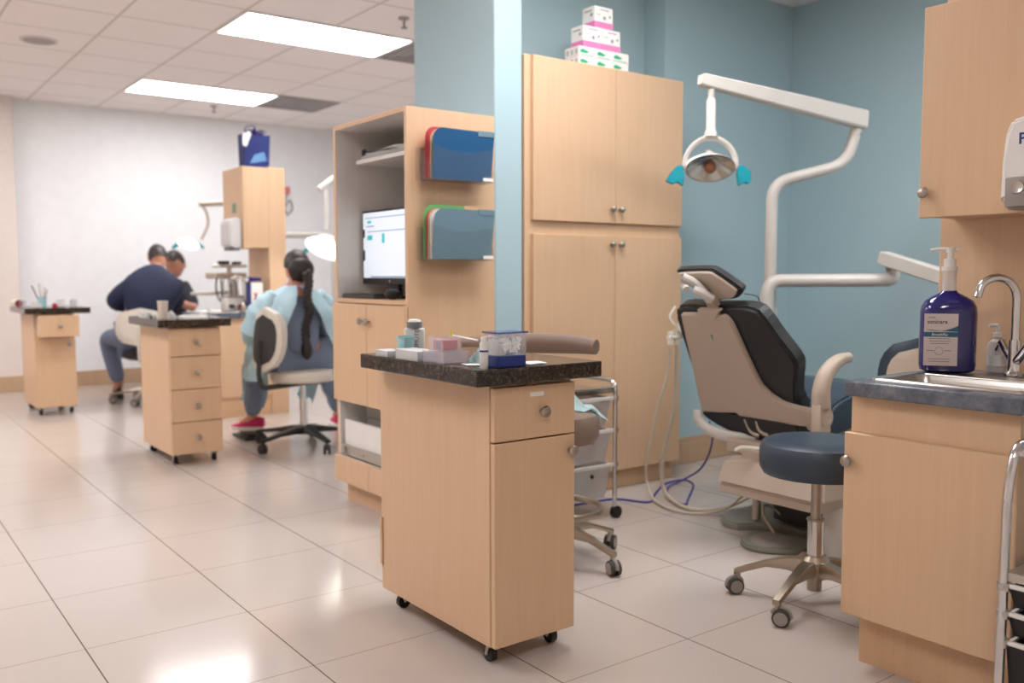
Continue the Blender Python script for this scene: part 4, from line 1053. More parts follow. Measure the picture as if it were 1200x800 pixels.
# soap dispenser on the cabinet door
dx = ux-.001
t = thing('soap_dispenser', 'white wall soap dispenser on the near hanging cabinet, cut by the right frame edge', 'dispenser', (dx, 1.09, 1.28))
b = BM(); out = [(0, y-.017, z) for _, y, z in [(0, 1.18, 1.275), (0, 1.178, 1.38), (0, 1.168, 1.47), (0, 1.150, 1.502), (0, 1.10, 1.512), (0, 1.06, 1.502), (0, 1.045, 1.47), (0, 1.040, 1.275)]]
b = BM(); A = [b.verts.new((dx, y, z)) for _, y, z in out]; cy, czz = 1.093, 1.39
B_ = [b.verts.new((dx-.075, cy+(y-cy)*.80, czz+(z-czz)*.93)) for _, y, z in out]; C_ = [b.verts.new((dx-.095, cy+(y-cy)*.6, czz+(z-czz)*.85)) for _, y, z in out]
for P_, Q_ in ((A, B_), (B_, C_)):
    for i in range(8): b.faces.new((P_[i], P_[(i+1) % 8], Q_[(i+1) % 8], Q_[i]))
b.faces.new(A[::-1]); b.faces.new(C_)
bmesh.ops.bevel(b, geom=list(b.edges), offset=.006, segments=2, affect='EDGES')
obj('cover', b, M_WHITE, t)
b = BM(); box(b, dx-.085, dx-.002, 1.055, 1.128, 1.262, 1.285, .006, 2); box(b, dx-.102, dx-.08, 1.05, 1.128, 1.268, 1.345, .005, 2); obj('push_bar', b, M_GREYW, t)
b = BM(); lathe(b, [(.018, 0), (.016, .004), (.010, .002)], (dx-.102, 1.095, 1.318), (-1, 0, 0)); obj('window_ring', b, M_STEEL, t)
text('lettering', 'Purell', .040, (dx-.0957, 1.100, 1.428), (0, -1, 0), (0, 0, 1), M_COBALT, t, bold=True)
# blue bottle
bx, by, bz = 2.575, 1.335, .8135
t = thing('mouthwash_bottle', 'large deep blue mouthwash bottle with white pump beside the sink', 'bottle', (bx, by, bz))
def sup(b, prof, ex=2.6, n=40, ry=.78, rot=R(-30)):
    rings = []
    for r, z in prof:
        ring = []
        for k in range(n):
            a = 2*PI*k/n; c, s_ = math.cos(a), math.sin(a)
            q = (abs(c)**ex+abs(s_)**ex)**(-1/ex)
            x, y = r*q*c, r*q*s_*ry
            ring.append(b.verts.new((bx+x*math.cos(rot)-y*math.sin(rot), by+x*math.sin(rot)+y*math.cos(rot), bz+z)))
        rings.append(ring)
    for A, B_ in zip(rings, rings[1:]):
        for k in range(n): b.faces.new((A[k], A[(k+1) % n], B_[(k+1) % n], B_[k]))
    b.faces.new(rings[0][::-1]); b.faces.new(rings[-1])
# reading direction across the view
ROT = R(-55)
b = BM(); sup(b, [(.060, 0), (.072, .006), (.0755, .02), (.0755, .172), (.073, .190), (.064, .206), (.046, .218), (.024, .229), (.020, .235)], rot=ROT); obj('bottle_body', b, M_BLUEB, t)
b = BM(); lathe(b, [(.019, .234), (.0175, .27), (.019, .295)], (bx, by, bz), n=28); obj('neck', b, M_FROST, t)
b = BM(); lathe(b, [(.0215, .292), (.0215, .303), (.016, .304), (.016, .325), (.008, .327), (.007, .345)], (bx, by, bz), n=28); obj('pump_collar', b, M_WHITE, t)
U = Vector((math.cos(ROT), math.sin(ROT), 0)); W = Vector((-.819, -.574, 0))
c = Vector((bx, by, bz))
b = BM(); tube(b, smooth_path([c+U*.022+Vector((0, 0, .352)), c+Vector((0, 0, .353)), c-U*.03+Vector((0, 0, .354)), c-U*.052+Vector((0, 0, .350))]), .0055, 10); lathe(b, [(.012, .344), (.013, .358)], (bx, by, bz)); obj('pump_spout', b, M_WHITE, t)
# label wrapped on the left of the front face
lc = c+W*.0627
def lab(u0, u1, z0, z1, off): 
    return [lc+U*(u0-.026)+W*off+Vector((0, 0, z0)), lc+U*(u1-.026)+W*off+Vector((0, 0, z0)), lc+U*(u1-.026)+W*off+Vector((0, 0, z1)), lc+U*(u0-.026)+W*off+Vector((0, 0, z1))]
b = BM(); prism(b, lab(-.044, .044, .022, .170, .0002), W*.001); la = obj('label', b, M_LABEL, t, smooth=False)
b = BM(); prism(b, lab(-.044, .044, .104, .118, .0013), W*.0004)
arc = [lc+U*(-.068+.086*k/12)+W*.0014+Vector((0, 0, .121+.012*(k/12-.35)**2*3)) for k in range(13)]
prism(b, arc+[lc+U*.018+W*.0014+Vector((0, 0, .119)), lc-U*.03+W*.0014+Vector((0, 0, .1215))], W*.0004)
obj('teal_stripe', b, M_TEALB, la, smooth=False)
text('lettering', 'sonicare', .0155, lc-U*.062+W*.0014+Vector((0, 0, .142)), U, (0, 0, 1), M_DARKT, la, bold=True)
text('lettering', 'PHILIPS', .006, lc-U*.060+W*.0014+Vector((0, 0, .157)), U, (0, 0, 1), M_DARKT, la)
text('lettering', 'BreathRx', .011, lc-U*.050+W*.0018+Vector((0, 0, .1075)), U, (0, 0, 1), M_PAPER, la)
b = BM()
for z, a, e in ((.098, -.030, .024), (.091, -.030, .026), (.084, -.026, .020), (.040, -.032, .026), (.033, -.030, .024)):
    prism(b, lab(a, e, z, z+.0018, .0013), W*.0003)
prism(b, lab(-.036, -.018, .064, .066, .0013), W*.0003); prism(b, lab(.010, .028, .064, .066, .0013), W*.0003)
ring = [lc-U*.030+W*.0015+Vector((0, 0, .064))+U*.011*math.cos(2*PI*k/24)+Vector((0, 0, .011*math.sin(2*PI*k/24))) for k in range(25)]
tube(b, ring, .0006, 5); obj('fine_print', b, M_GREYT, la, smooth=False)
# small clear soap bottle behind
sbx, sby = 2.685, 1.245
t = thing('soap_bottle', 'small clear pump bottle between the blue bottle and the faucet', 'bottle', (sbx, sby, .813))
b = BM(); lathe(b, [(.024, 0), (.027, .004), (.027, .075), (.022, .088), (.011, .096), (.010, .104)], (sbx, sby, .812), n=28); obj('bottle_body', b, M_FROST, t)
b = BM(); lathe(b, [(.012, .102), (.012, .114), (.005, .116), (.005, .135)], (sbx, sby, .812)); tube(b, [c_ for c_ in (Vector((sbx, sby, .947)), Vector((sbx-.02, sby+.015, .947)))], .005, 8); obj('pump', b, M_WHITE, t)
b = BM(); lathe(b, [(.0273, .02), (.0273, .05)], (sbx, sby, .812), n=28); obj('white_label', b, M_PAPER, t)

# black drawer trolley at lower right
t = trolley('chrome trolley with black drawers beside the sink cabinet at the lower right', 2.085, 2.40, .56, .93, .735, [(.02+.06, .195), (.205, .285), (.30, .37)], M_BLACK, M_CHROME, 0, 'chrome drawer trolleys') if False else None
def black_trolley():
    t = thing('drawer_trolley', 'chrome trolley with black drawers beside the sink cabinet at the lower right', 'trolley', (2.2, .75, 0), 0, 'chrome drawer trolleys')
    X0, X1, Ya, Yb = 2.07, 2.40, .60, .925
    for y in (Ya, Yb):
        b = BM(); tube(b, round_path([(X0-.01, y, .05), (X0, y, .62), (X0+.03, y, .71), (X0+.09, y, .715), (X1-.09, y, .715), (X1-.03, y, .71), (X1, y, .62), (X1, y, .05)], .05, 8), .0105, 14)
        obj('side_hoop', b, M_CHROME, t)
    for xq in (X0+.03, X1-.03): obj('cross_bar', tube(BM(), [(xq, Ya, .695), (xq, Yb, .695)], .007), M_CHROME, t)
    b = BM(); box(b, X0-.002, X1-.006, Ya+.01, Yb-.004, .428, .432); box(b, X0-.003, X0-.0, Ya+.01, Yb-.004, .412, .432); box(b, X1-.007, X1-.004, Ya+.01, Yb-.008, .412, .432); 
    obj('top_shelf', b, M_STEEL, t)
    for z0, z1 in ((.350, .398), (.285, .334), (.08, .268)):
        b = BM(); tp = .012
        lo = [(X0+.002+tp, Ya+.016+tp), (X1-.012-tp, Ya+.016+tp), (X1-.012-tp, Yb-.008-tp), (X0+.002+tp, Yb-.008-tp)]; hi = [(X0+.002, Ya+.016), (X1-.012, Ya+.016), (X1-.012, Yb-.008), (X0+.002, Yb-.008)]
        A = [b.verts.new((x, y, z0)) for x, y in lo]; B_ = [b.verts.new((x, y, z1)) for x, y in hi]
        b.faces.new(A[::-1])
        for i in range(4): b.faces.new((A[i], A[(i+1) % 4], B_[(i+1) % 4], B_[i]))
        bmesh.ops.recalc_face_normals(b, faces=b.faces); bmesh.ops.solidify(b, geom=list(b.faces), thickness=.003)
        d = obj('drawer', b, M_BLACK, t)
        b = BM(); box(b, X0-.006, X0+.006, Ya+.012, Yb-.008, z1-.002, z1+.008, .002); box(b, X0+.002, X1-.002, Yb-.018, Yb-.010, z1, z1+.006); obj('drawer_rim', b, M_WHITE, d)
        for yy in (Ya, Yb): obj('bracket', lathe(BM(), [(.015, -.009), (.015, .009)], (X0, yy, z1)), M_STEEL, d)
    b = BM(); lathe(b, [(.008, 0), (.006, .006)], (X0-.010, Yb, .40), (-1, 0, 0)); obj('bolt', b, M_STEEL, t)
    for x in (X0-.01, X1):
        for y in (Ya, Yb):
            w = obj('caster', lathe(BM(), [(.012, -.011), (.026, -.009), (.026, .009), (.012, .011)], (x+.006, y, .026), (0, 1, 0)), M_BLACK, t)
            obj('stem', cyl(BM(), (x, y, .026), (x, y, .06), .007), M_STEEL, w)
black_trolley()

# ------------------------------------------------------------------ far unit (same kind of sink unit)
fux, fyt, fzb, fztp, fpx = sink_unit(5.83, -.02, False, ['far maple sink base cabinet behind the braided person', 'far slate blue counter crowded with dental gear', 'far stainless sink basin in the slate blue counter', 'far chrome faucet among the dental gear', 'far tall maple end panel beneath the blue gift bag', 'far hanging maple cabinet under the blue gift bag'])
t = thing('paper_towel_dispenser', 'light grey towel dispenser on the far hanging cabinet', 'dispenser', (fux, 6.97, 1.3))
b = BM(); prism(b, [(fux-.001, 6.84, 1.30), (fux-.001, 6.84, 1.53), (fux-.05, 6.84, 1.54), (fux-.10, 6.84, 1.50), (fux-.10, 6.84, 1.32), (fux-.06, 6.84, 1.30)], (0, .20, 0), .01, 2); obj('cover', b, solid('pale_grey_plastic', (205, 202, 202), .35), t)
obj('outlet', box(BM(), fux-.085, fux-.01, 6.87, 7.01, 1.285, 1.301), M_GREY, t)
t = thing('cabinet_sticker', 'small grey green sticker above the towel dispenser', 'sticker', (fux, 7.0, 1.6))
obj('sheet', box(BM(), fux-.0015, fux-.0003, 6.93, 7.05, 1.57, 1.66), solid('sticker_grey', (182, 180, 158), .6), t)
obj('print', box(BM(), fux-.0022, fux-.0015, 6.96, 7.03, 1.58, 1.65), solid('sticker_green', (128, 140, 110), .6), t)
# gift bag
t = thing('gift_bag', 'shiny blue purple gift bag with ribbon on top of the far hanging cabinet', 'bag', (2.65, 7.0, 1.93))
b = BM(); lo = [(2.585, 6.92), (2.78, 6.92), (2.78, 7.04), (2.585, 7.04)]; hi = [(2.575, 6.925), (2.795, 6.925), (2.795, 7.035), (2.575, 7.035)]
A = [b.verts.new((x, y, 1.935)) for x, y in lo]; B_ = [b.verts.new((x, y, 2.19)) for x, y in hi]; b.faces.new(A[::-1])
for i in range(4): b.faces.new((A[i], A[(i+1) % 4], B_[(i+1) % 4], B_[i]))
bmesh.ops.solidify(b, geom=list(b.faces), thickness=.003); obj('bag_body', b, M_PURB, t, smooth=False)
b = BM()
for k in range(7):
    a = k*.9; tube(b, smooth_path([(2.69, 6.97, 2.18), (2.69+.05*math.cos(a), 6.97+.03*math.sin(a), 2.23), (2.69+.09*math.cos(a), 6.97+.02*math.sin(a), 2.215+.01*math.sin(3*a)), (2.69+.04*math.cos(a+.4), 6.97, 2.19)]), .008, 6, flat=.3)
obj('ribbon', b, M_PURR, t)
b = BM(); prism(b, [(2.57, 6.918, 2.18), (2.62, 6.918, 2.21), (2.64, 6.918, 2.19), (2.60, 6.918, 2.09), (2.57, 6.918, 2.10)], (0, -.003, 0)); obj('gift_tag', b, M_PAPER, t)
b = BM(); prism(b, [(2.62, 6.916, 1.96), (2.76, 6.916, 1.99), (2.74, 6.916, 2.06), (2.66, 6.916, 2.03)], (0, -.002, 0)); obj('pale_blue_patch', b, solid('bag_light_blue', (96, 140, 190), .4), t)  # paler blue patch on the bag front
b = BM(); tube(b, smooth_path([(2.60, 6.925, 2.18), (2.60, 6.925, 2.24), (2.67, 6.925, 2.25), (2.68, 6.925, 2.18)]), .003, 6); obj('handle', b, M_PURR, t)
# things on the far counter
zc = .8135
t = thing('ultrasonic_cleaner', 'grey and steel bench unit standing on the far counter', 'equipment', (2.55, 7.1, zc))
b = BM(); box(b, 2.47, 2.66, 7.08, 7.22, zc, zc+.10, .01, 2); obj('housing', b, M_WHITE, t)
obj('steel_lid', box(BM(), 2.48, 2.65, 7.09, 7.21, zc+.10, zc+.118, .004), M_STEEL, t); obj('control_strip', box(BM(), 2.49, 2.64, 7.078, 7.081, zc+.02, zc+.05), M_DGREY, t)
t = thing('logo_box', 'upright white box with a pink mark and dark blue spine on the far counter', 'box', (2.62, 6.87, zc))
obj('carton', box(BM(), 2.585, 2.68, 6.85, 6.92, zc, 1.035, .002), M_PAPER, t); obj('blue_spine', box(BM(), 2.570, 2.585, 6.85, 6.92, zc, 1.04, .002), solid('navy_print', (34, 40, 110), .4), t)
b = BM(); prism(b, [(2.605, 6.8485, .90), (2.615, 6.8485, .90), (2.635, 6.8485, .955), (2.62, 6.8485, .955)], (0, .001, 0)); prism(b, [(2.635, 6.8485, .90), (2.65, 6.8485, .90), (2.615, 6.8485, .955), (2.603, 6.8485, .955)], (0, .001, 0)); obj('pink_mark', b, M_RED, t)
t = thing('spray_bottle', 'dark blue bottle lying on top of the white logo box', 'bottle', (2.6, 6.89, 1.04))
b = BM(); cyl(b, (2.575, 6.885, 1.062), (2.68, 6.885, 1.062), .021, .016); obj('bottle_body', b, M_BLUEB, t); obj('cap', cyl(BM(), (2.555, 6.885, 1.062), (2.575, 6.885, 1.062), .012), M_WHITE, t)
rnd = random.Random(11)
for k, (x, y, hh, r_, m, lb) in enumerate(((2.26, 6.86, .035, .016, M_WHITE, 'short white jar at the left end of the far counter'), (2.52, 6.83, .05, .014, M_STEEL, 'steel canister in front on the far counter'),
      (2.555, 6.95, .065, .013, M_SALM, 'small pinkish bottle on the far counter'), (2.53, 7.02, .055, .02, M_GREYW, 'grey jar beside the bench unit on the far counter'), (2.68, 7.0, .12, .02, M_FROST, 'tall frosted bottle next to the far panel'))):
    t = thing('jar', lb, 'jar', (x, y, zc), 0, 'small containers on the far counter')
    obj('body', lathe(BM(), [(r_, 0), (r_, hh*.8), (r_*.7, hh*.9)], (x, y, zc)), m, t); obj('lid', lathe(BM(), [(r_*.75, hh*.88), (r_*.75, hh)], (x, y, zc)), M_WHITE, t)
# delivery tray behind the far counter
t = thing('instrument_delivery_unit', 'tan and silver tray unit with hanging handpieces behind the far counter', 'delivery unit', (2.65, 7.6, 0))
b = BM(); box(b, 2.525, 2.79, 7.48, 7.75, 1.065, 1.115, .01, 2); obj('tray_body', b, M_BEIGE, t)
b = BM(); box(b, 2.57, 2.80, 7.5, 7.7, 1.16, 1.185, .005); cyl(b, (2.68, 7.6, 1.115), (2.68, 7.6, 1.16), .02); obj('upper_tray', b, M_STEEL, t)
b = BM(); box(b, 2.58, 2.66, 7.52, 7.6, 1.186, 1.215, .006); box(b, 2.70, 2.76, 7.52, 7.6, 1.186, 1.21, .006); obj('control_box', b, M_DGREY, t)
for k in range(4):
    x = 2.53+.06*k; b = BM(); tube(b, smooth_path([(x, 7.475, 1.07), (x-.01, 7.47, 1.0), (x, 7.47, .93), (x+.03, 7.48, .88), (x+.05, 7.5, .96), (x+.05, 7.52, 1.06)]), .008, 8); obj('handpiece', b, M_STEEL if k % 2 else M_GREY, t)
b = BM(); cyl(b, (2.70, 7.62, .02), (2.70, 7.62, 1.07), .03); cyl(b, (2.70, 7.62, 0), (2.70, 7.62, .03), .2); obj('post', b, M_WHITEP, t)
b = BM(); box(b, 2.35, 2.55, 7.5, 7.6, .93, .955, .006); tube(b, [(2.45, 7.55, .94), (2.70, 7.62, .95)], .015); obj('side_shelf', b, M_WHITEP, t)

# far dental lights (switched on)
def far_light(label, x, y, zt, rod, lampc, beam, tilt, size, arm_end):
    t = thing('dental_light', label, 'dental light', (x, y, 0), 0, 'lit dental lights in the far bay')
    am = M_BEIGE if size < 1 else M_WHITEP
    b = BM(); tube(b, beam, .02, 10, flat=1.3); obj('spring_arm', b, am, t)
    obj('drop_tube', tube(BM(), smooth_path(rod), .012 if size < 1 else .018, 10), am, t)
    b = BM(); C = Vector(lampc); axn = Vector(tilt).normalized(); lathe(b, [(.02*size, -.07*size), (.07*size, -.05*size), (.12*size, 0), (.125*size, .01*size)], C, axn, 28, cap=False); lathe(b, [(.001, -.07*size), (.02*size, -.07*size)], C, axn, 28, cap=False)
    obj('housing', b, M_WHITE, t)
    b = BM(); lathe(b, [(.118*size, 0), (.08*size, -.02*size), (.001, -.03*size)], C, axn, 28, cap=False); obj('lamp_face', b, M_LAMPON, t)
    u, v, _ = frame(axn)
    for sg in (-1, 1):
        b = BM(); q = C+u*sg*.14*size; prism(b, [q+v*.02, q-v*.02, q+u*sg*.05-v*.015-Vector((0, 0, .03)), q+u*sg*.05+v*.015-Vector((0, 0, .03))], axn*.02, .003); obj('handle', b, M_TEAL, t)
    obj('pole', tube(BM(), round_path([arm_end, (arm_end[0], arm_end[1], 0)], .05), .025, 12), M_WHITEP, t)
far_light('small lit dental light above the person in navy, left of the far cabinet', 2.7, 8.3, 1.7, [(2.70, 8.3, 1.72), (2.735, 8.3, 1.65), (2.74, 8.3, 1.55), (2.68, 8.3, 1.42)], (2.56, 8.3, 1.38), [(2.67, 8.3, 1.735), (3.25, 8.34, 1.79)], (-.35, -.3, -.75), .75, (3.25, 8.34, 1.80))
far_light('larger lit dental light right of the braided head, cut by the office cabinet', 3.0, 6.4, 1.7, [(3.022, 6.4, 1.74), (3.022, 6.4, 1.6), (3.022, 6.4, 1.44)], (3.02, 6.4, 1.30), [(2.96, 6.4, 1.74), (3.35, 6.5, 2.0)], (-.45, -.22, -.85), 1.35, (3.35, 6.5, 2.0))
t = thing('delivery_arm', 'white horizontal tube arm between far panel and lit light', 'arm', (3.2, 7.9, 0))
b = BM(); tube(b, round_path([(2.95, 8.0, 1.36+.10), (3.75, 7.8, 1.36+.10), (3.75, 7.8, .05)], .08), .028, 12); obj('tube', b, M_WHITEP, t)
b = BM(); cyl(b, (3.75, 7.8, 0), (3.75, 7.8, .05), .15); obj('floor_flange', b, M_WHITEP, t)
t = thing('hanging_headset', 'thin dark looped cord with a pink holder hanging on the far white wall', 'cord', (3.95, 9.69, 1.9))
b = BM(); box(b, 4.06, 4.12, 9.66, 9.698, 2.0, 2.08, .01); obj('pink_holder', b, M_SALM, t)
b = BM(); tube(b, smooth_path([(4.09, 9.68, 2.0), (4.05, 9.68, 1.88), (4.09, 9.68, 1.78), (4.15, 9.68, 1.84), (4.12, 9.68, 1.93), (4.06, 9.68, 1.84), (4.1, 9.68, 1.76)]), .006, 6); obj('loop', b, M_GREY, t)

# ------------------------------------------------------------------ things on the middle and far carts
t = thing('paper_cup', 'plain beige paper cup on the four drawer cart', 'cup', (1.515, 5.42, CT))
obj('cup_wall', lathe(BM(), [(.001, .001), (.026, .001), (.030, .10), (.028, .10), (.024, .004), (.001, .004)], (1.515, 5.42, CT), n=28, cap=False), solid('cup_beige', (214, 200, 186), .6), t)
obj('rim', lathe(BM(), [(.0285, .098), (.0315, .099), (.0315, .102), (.0285, .102)], (1.515, 5.42, CT), n=28, cap=False), M_PAPER, t)
tag(crumple('tissue', 1.57, 5.55, CT, .05, .06, .06, M_PAPER, 4.1), 'crumpled white tissue right of the beige paper cup', 'tissue')
tag(crumple('paper_towel', 1.72, 5.44, CT, .10, .10, .018, M_PAPER, 6.1), 'flat white towel spread on the right of the four drawer cart', 'towel')
tag(crumple('tissue', 1.455+.02, 5.62, CT, .035, .05, .05, M_PAPER, 8.3), 'small white tissue at the left end of the four drawer cart', 'tissue')
t = thing('marker_pen', 'black pen lying beside the cup on the four drawer cart', 'pen', (1.5, 5.52, CT))
obj('barrel', cyl(BM(), (1.475, 5.52, CT+.008), (1.50, 5.62, CT+.008), .007), M_BLACK, t); obj('cap', cyl(BM(), (1.47, 5.50, CT+.008), (1.475, 5.52, CT+.008), .008), M_DGREY, t)
# farthest cart
t = thing('instrument_cup', 'pale blue cup bristling with thin tools on the farthest cart', 'cup', (1.30, 7.95, CT))
obj('cup_wall', lathe(BM(), [(.03, 0), (.034, .08), (.031, .08), (.028, .005), (.001, .005)], (1.30, 7.95, CT), n=24, cap=False), M_CYAN, t)
for k, (dx_, dy_, hh, m) in enumerate(((-.07, .0, .17, M_DGREY), (-.02, .01, .19, M_STEEL), (.02, -.01, .16, M_STEEL), (.04, .01, .14, M_GREYW), (.0, .0, .2, M_WHITE))):
    b = BM(); tube(b, [(1.30+dx_*.15, 7.95+dy_, CT+.01), (1.30+dx_, 7.95+dy_, CT+hh)], .0045, 6)
    tag(obj('dental_tool', b, m), ['dark tool leaning left out of the pale blue cup', 'tall steel tool in the pale blue cup', 'shorter steel tool leaning right in the pale blue cup', 'grey tool leaning far right in the pale blue cup', 'white tool standing highest in the pale blue cup'][k], 'tool', 'tools in the pale blue cup')
for k, (x, y, w, d_, hh, m, lb) in enumerate(((1.16, 7.93, .04, .05, .05, M_LILAC, 'lilac box at the left of the farthest cart top'), (1.24, 7.85, .07, .05, .035, M_PAPER, 'white carton in front of the pale blue cup'),
     (1.375, 7.88, .035, .03, .028, M_RED, 'small red carton on the farthest cart'), (1.43, 7.95, .06, .06, .05, M_PAPER, 'white carton right of the red one on the farthest cart'), (1.52, 7.93, .05, .05, .055, M_FROST, 'frosted carton at the right end of the farthest cart'))):
    t = thing('small_carton', lb, 'carton', (x, y, CT), 0, 'small cartons on the farthest cart')
    obj('carton', box(BM(), x-w/2, x+w/2, y-d_/2, y+d_/2, CT, CT+hh, .003), m, t); obj('flap', box(BM(), x-w/2+.004, x+w/2-.004, y-d_/2+.004, y+d_/2-.004, CT+hh, CT+hh+.003), M_GREYW, t)
t = thing('toothpaste_model', 'cream roll with dark red end at the left tip of the farthest cart', 'roll', (1.12, 8.2, CT))
b = BM(); cyl(b, (1.145, 8.02, CT+.03), (1.145, 8.24, CT+.03), .028); obj('roll', b, M_CREAM, t); obj('red_end', cyl(BM(), (1.145, 8.02, CT+.03), (1.145, 7.995, CT+.03), .029), solid('dark_red', (120, 24, 40), .5), t)

# ------------------------------------------------------------------ people
def hand_chain(pts, E, wrist, nm, d, side, s=1.0, curl=Vector((0, 0, -1))):
    d = Vector(d).normalized(); side = Vector(side).normalized(); w = Vector(pts[wrist][:3])
    pc_ = w+d*.05*s; pts[nm+'palm'] = (*pc_, .028*s); E.append((wrist, nm+'palm'))
    for k, (o, ln) in enumerate(((-.028, .062), (-.009, .072), (.010, .068), (.028, .054))):
        kb = pc_+side*o*s+d*.035*s; m_ = kb+d*ln*.5*s+curl*.012*s; e = kb+d*ln*.8*s+curl*.035*s
        pts['%sf%da' % (nm, k)] = (*kb, .010*s); pts['%sf%db' % (nm, k)] = (*m_, .0088*s); pts['%sf%dc' % (nm, k)] = (*e, .0075*s)
        E += [(nm+'palm', '%sf%da' % (nm, k)), ('%sf%da' % (nm, k), '%sf%db' % (nm, k)), ('%sf%db' % (nm, k), '%sf%dc' % (nm, k))]
    a = pc_-side*.035*s+d*.0*s; b_ = a-side*.018*s+d*.03*s; pts[nm+'t1'] = (*a, .012*s); pts[nm+'t2'] = (*b_, .0095*s); E += [(nm+'palm', nm+'t1'), (nm+'t1', nm+'t2')]
def head_into(b, c, yaw, pitch, s=1.0):
    """head with face: cranium, jaw, nose, ears; local +Y is forward"""
    t_ = bmesh.new(); bmesh.ops.create_uvsphere(t_, u_segments=28, v_segments=20, radius=1)
    for v in t_.verts:
        x, y, z = v.co
        zz = z*.118
        wx = .076*(1-.22*max(0, -z)**1.5); wy = .096
        yy = y*wy+(.012 if z < 0 else 0)*-z
        if z < -.2: yy = y*wy*(1-.18*(-z-.2))+.018*(-z-.2)
        if y > .75 and abs(x) < .25 and -.35 < z < .12: yy += .016*(1-abs(x)/.25)*(1-abs(z+.2)/.35)   # nose
        if y > .7 and .05 < z < .3 and .2 < abs(x) < .55: yy -= .007                                  # eye sockets
        if y > .7 and -.62 < z < -.48 and abs(x) < .35: yy += .004                                    # lips
        v.co = Vector((x*wx, yy, zz))
    for sg in (-1, 1):
        e = bmesh.new(); bmesh.ops.create_uvsphere(e, u_segments=10, v_segments=8, radius=1)
        for v in e.verts: v.co = Vector((sg*.078+v.co.x*.008, -.005+v.co.y*.018, -.01+v.co.z*.030))
        merge(t_, e)
    M = Matrix.Translation(Vector(c)) @ Matrix.Rotation(yaw, 4, 'Z') @ Matrix.Rotation(-pitch, 4, 'X') @ Matrix.Scale(s, 4)
    merge(b, t_, M); return M
def hair_cap(M, lo=-.35, grow=1.09):
    t_ = bmesh.new(); bmesh.ops.create_uvsphere(t_, u_segments=32, v_segments=24, radius=1)
    dele = []
    for v in t_.verts:
        x, y, z = v.co
        if (z < lo and y < .3) or (y > .35 and z < .45+.4*(y-.35)) or (y >= .0 and z < -.1+.8*y): dele.append(v); continue
        g = grow+.03*noise.noise(Vector((x*6, y*6, z*6)))
        v.co = Vector((x*.076*g, y*.096*g, z*.118*g))
    bmesh.ops.delete(t_, geom=dele, context='VERTS')
    bmesh.ops.solidify(t_, geom=list(t_.faces), thickness=.006)
    t_.transform(M); return t_
def body_graph(o, P):
    """P: joint dict in absolute coordinates -> (pts, edges) of a continuous body"""
    E = [('pelvis', 'waist'), ('waist', 'chest'), ('chest', 'neckb'), ('neckb', 'neck'), ('neck', 'skull')]
    for s in 'lr': E += [('chest', s+'sh'), (s+'sh', s+'el'), (s+'el', s+'wr'), ('pelvis', s+'hip'), (s+'hip', s+'kn'), (s+'kn', s+'an'), (s+'an', s+'toe')]
    return dict(P), E
def crease(b, f, a):
    b.normal_update()
    for v in b.verts:
        q = v.co*f; v.co += v.normal*a*(noise.noise(Vector((q.x, q.y, q.z*.55)))+.5*noise.noise(q*2.1))
def clothes(P, names, edges, grow, sub=2, root=None):
    pts = {n: (*P[n][:3], P[n][3]+grow) for n in names}
    return skin(pts, edges, sub, root or names[0])

# braided person in a pale blue gown
bx0, by0 = 2.36, 5.43
t = thing('person', 'seated person seen from behind with a long dark braid and a pale blue gown', 'person', (bx0, by0, 0))
P = dict(pelvis=(2.36, 5.42, .575, .12), waist=(2.35, 5.42, .70, .105), chest=(2.345, 5.45, .88, .115), neckb=(2.345, 5.47, .995, .06), neck=(2.36, 5.485, 1.05, .045), skull=(2.38, 5.50, 1.12, .05),
         lsh=(2.19, 5.45, .945, .055), lel=(2.115, 5.52, .72, .042), lwr=(2.20, 5.73, .72, .028), rsh=(2.505, 5.45, .945, .055), rel=(2.60, 5.52, .72, .042), rwr=(2.50, 5.73, .72, .028),
         lhip=(2.27, 5.46, .565, .09), lkn=(2.17, 5.78, .52, .052), lan=(2.20, 5.84, .15, .038), ltoe=(2.12, 5.90, .10, .026),
         rhip=(2.45, 5.46, .565, .09), rkn=(2.68, 5.78, .52, .06), ran=(2.88, 5.95, .12, .038), rtoe=(2.92, 6.10, .05, .028))
pts, E = body_graph(None, P)
hand_chain(pts, E, 'lwr', 'lh', (.3, .9, -.1), (-1, .3, 0), .9); hand_chain(pts, E, 'rwr', 'rh', (-.3, .9, -.1), (1, .3, 0), .9)
b = skin(pts, E, 1, 'pelvis')
HM = head_into(b, (2.385, 5.50, 1.135), R(4), R(22), .96)
obj('body', b, M_SKIN, t)
# scrubs
b = clothes(P, ['pelvis', 'waist', 'chest', 'lsh', 'rsh'], [('pelvis', 'waist'), ('waist', 'chest'), ('chest', 'lsh'), ('chest', 'rsh')], .018); obj('scrub_top', b, M_SCRUB, t)
b = clothes(P, ['pelvis', 'lhip', 'lkn', 'lan', 'rhip', 'rkn', 'ran'], [('pelvis', 'lhip'), ('lhip', 'lkn'), ('lkn', 'lan'), ('pelvis', 'rhip'), ('rhip', 'rkn'), ('rkn', 'ran')], .024); crease(b, 14, .008); obj('scrub_trousers', b, M_SCRUB, t)
# pink collar
obj('pink_collar', tube(BM(), [(2.347+.062*math.cos(a), 5.477+.055*math.sin(a), 1.022+.006*math.sin(a)) for a in [2*PI*k/20 for k in range(21)]], .012, 8), M_PINK, t)
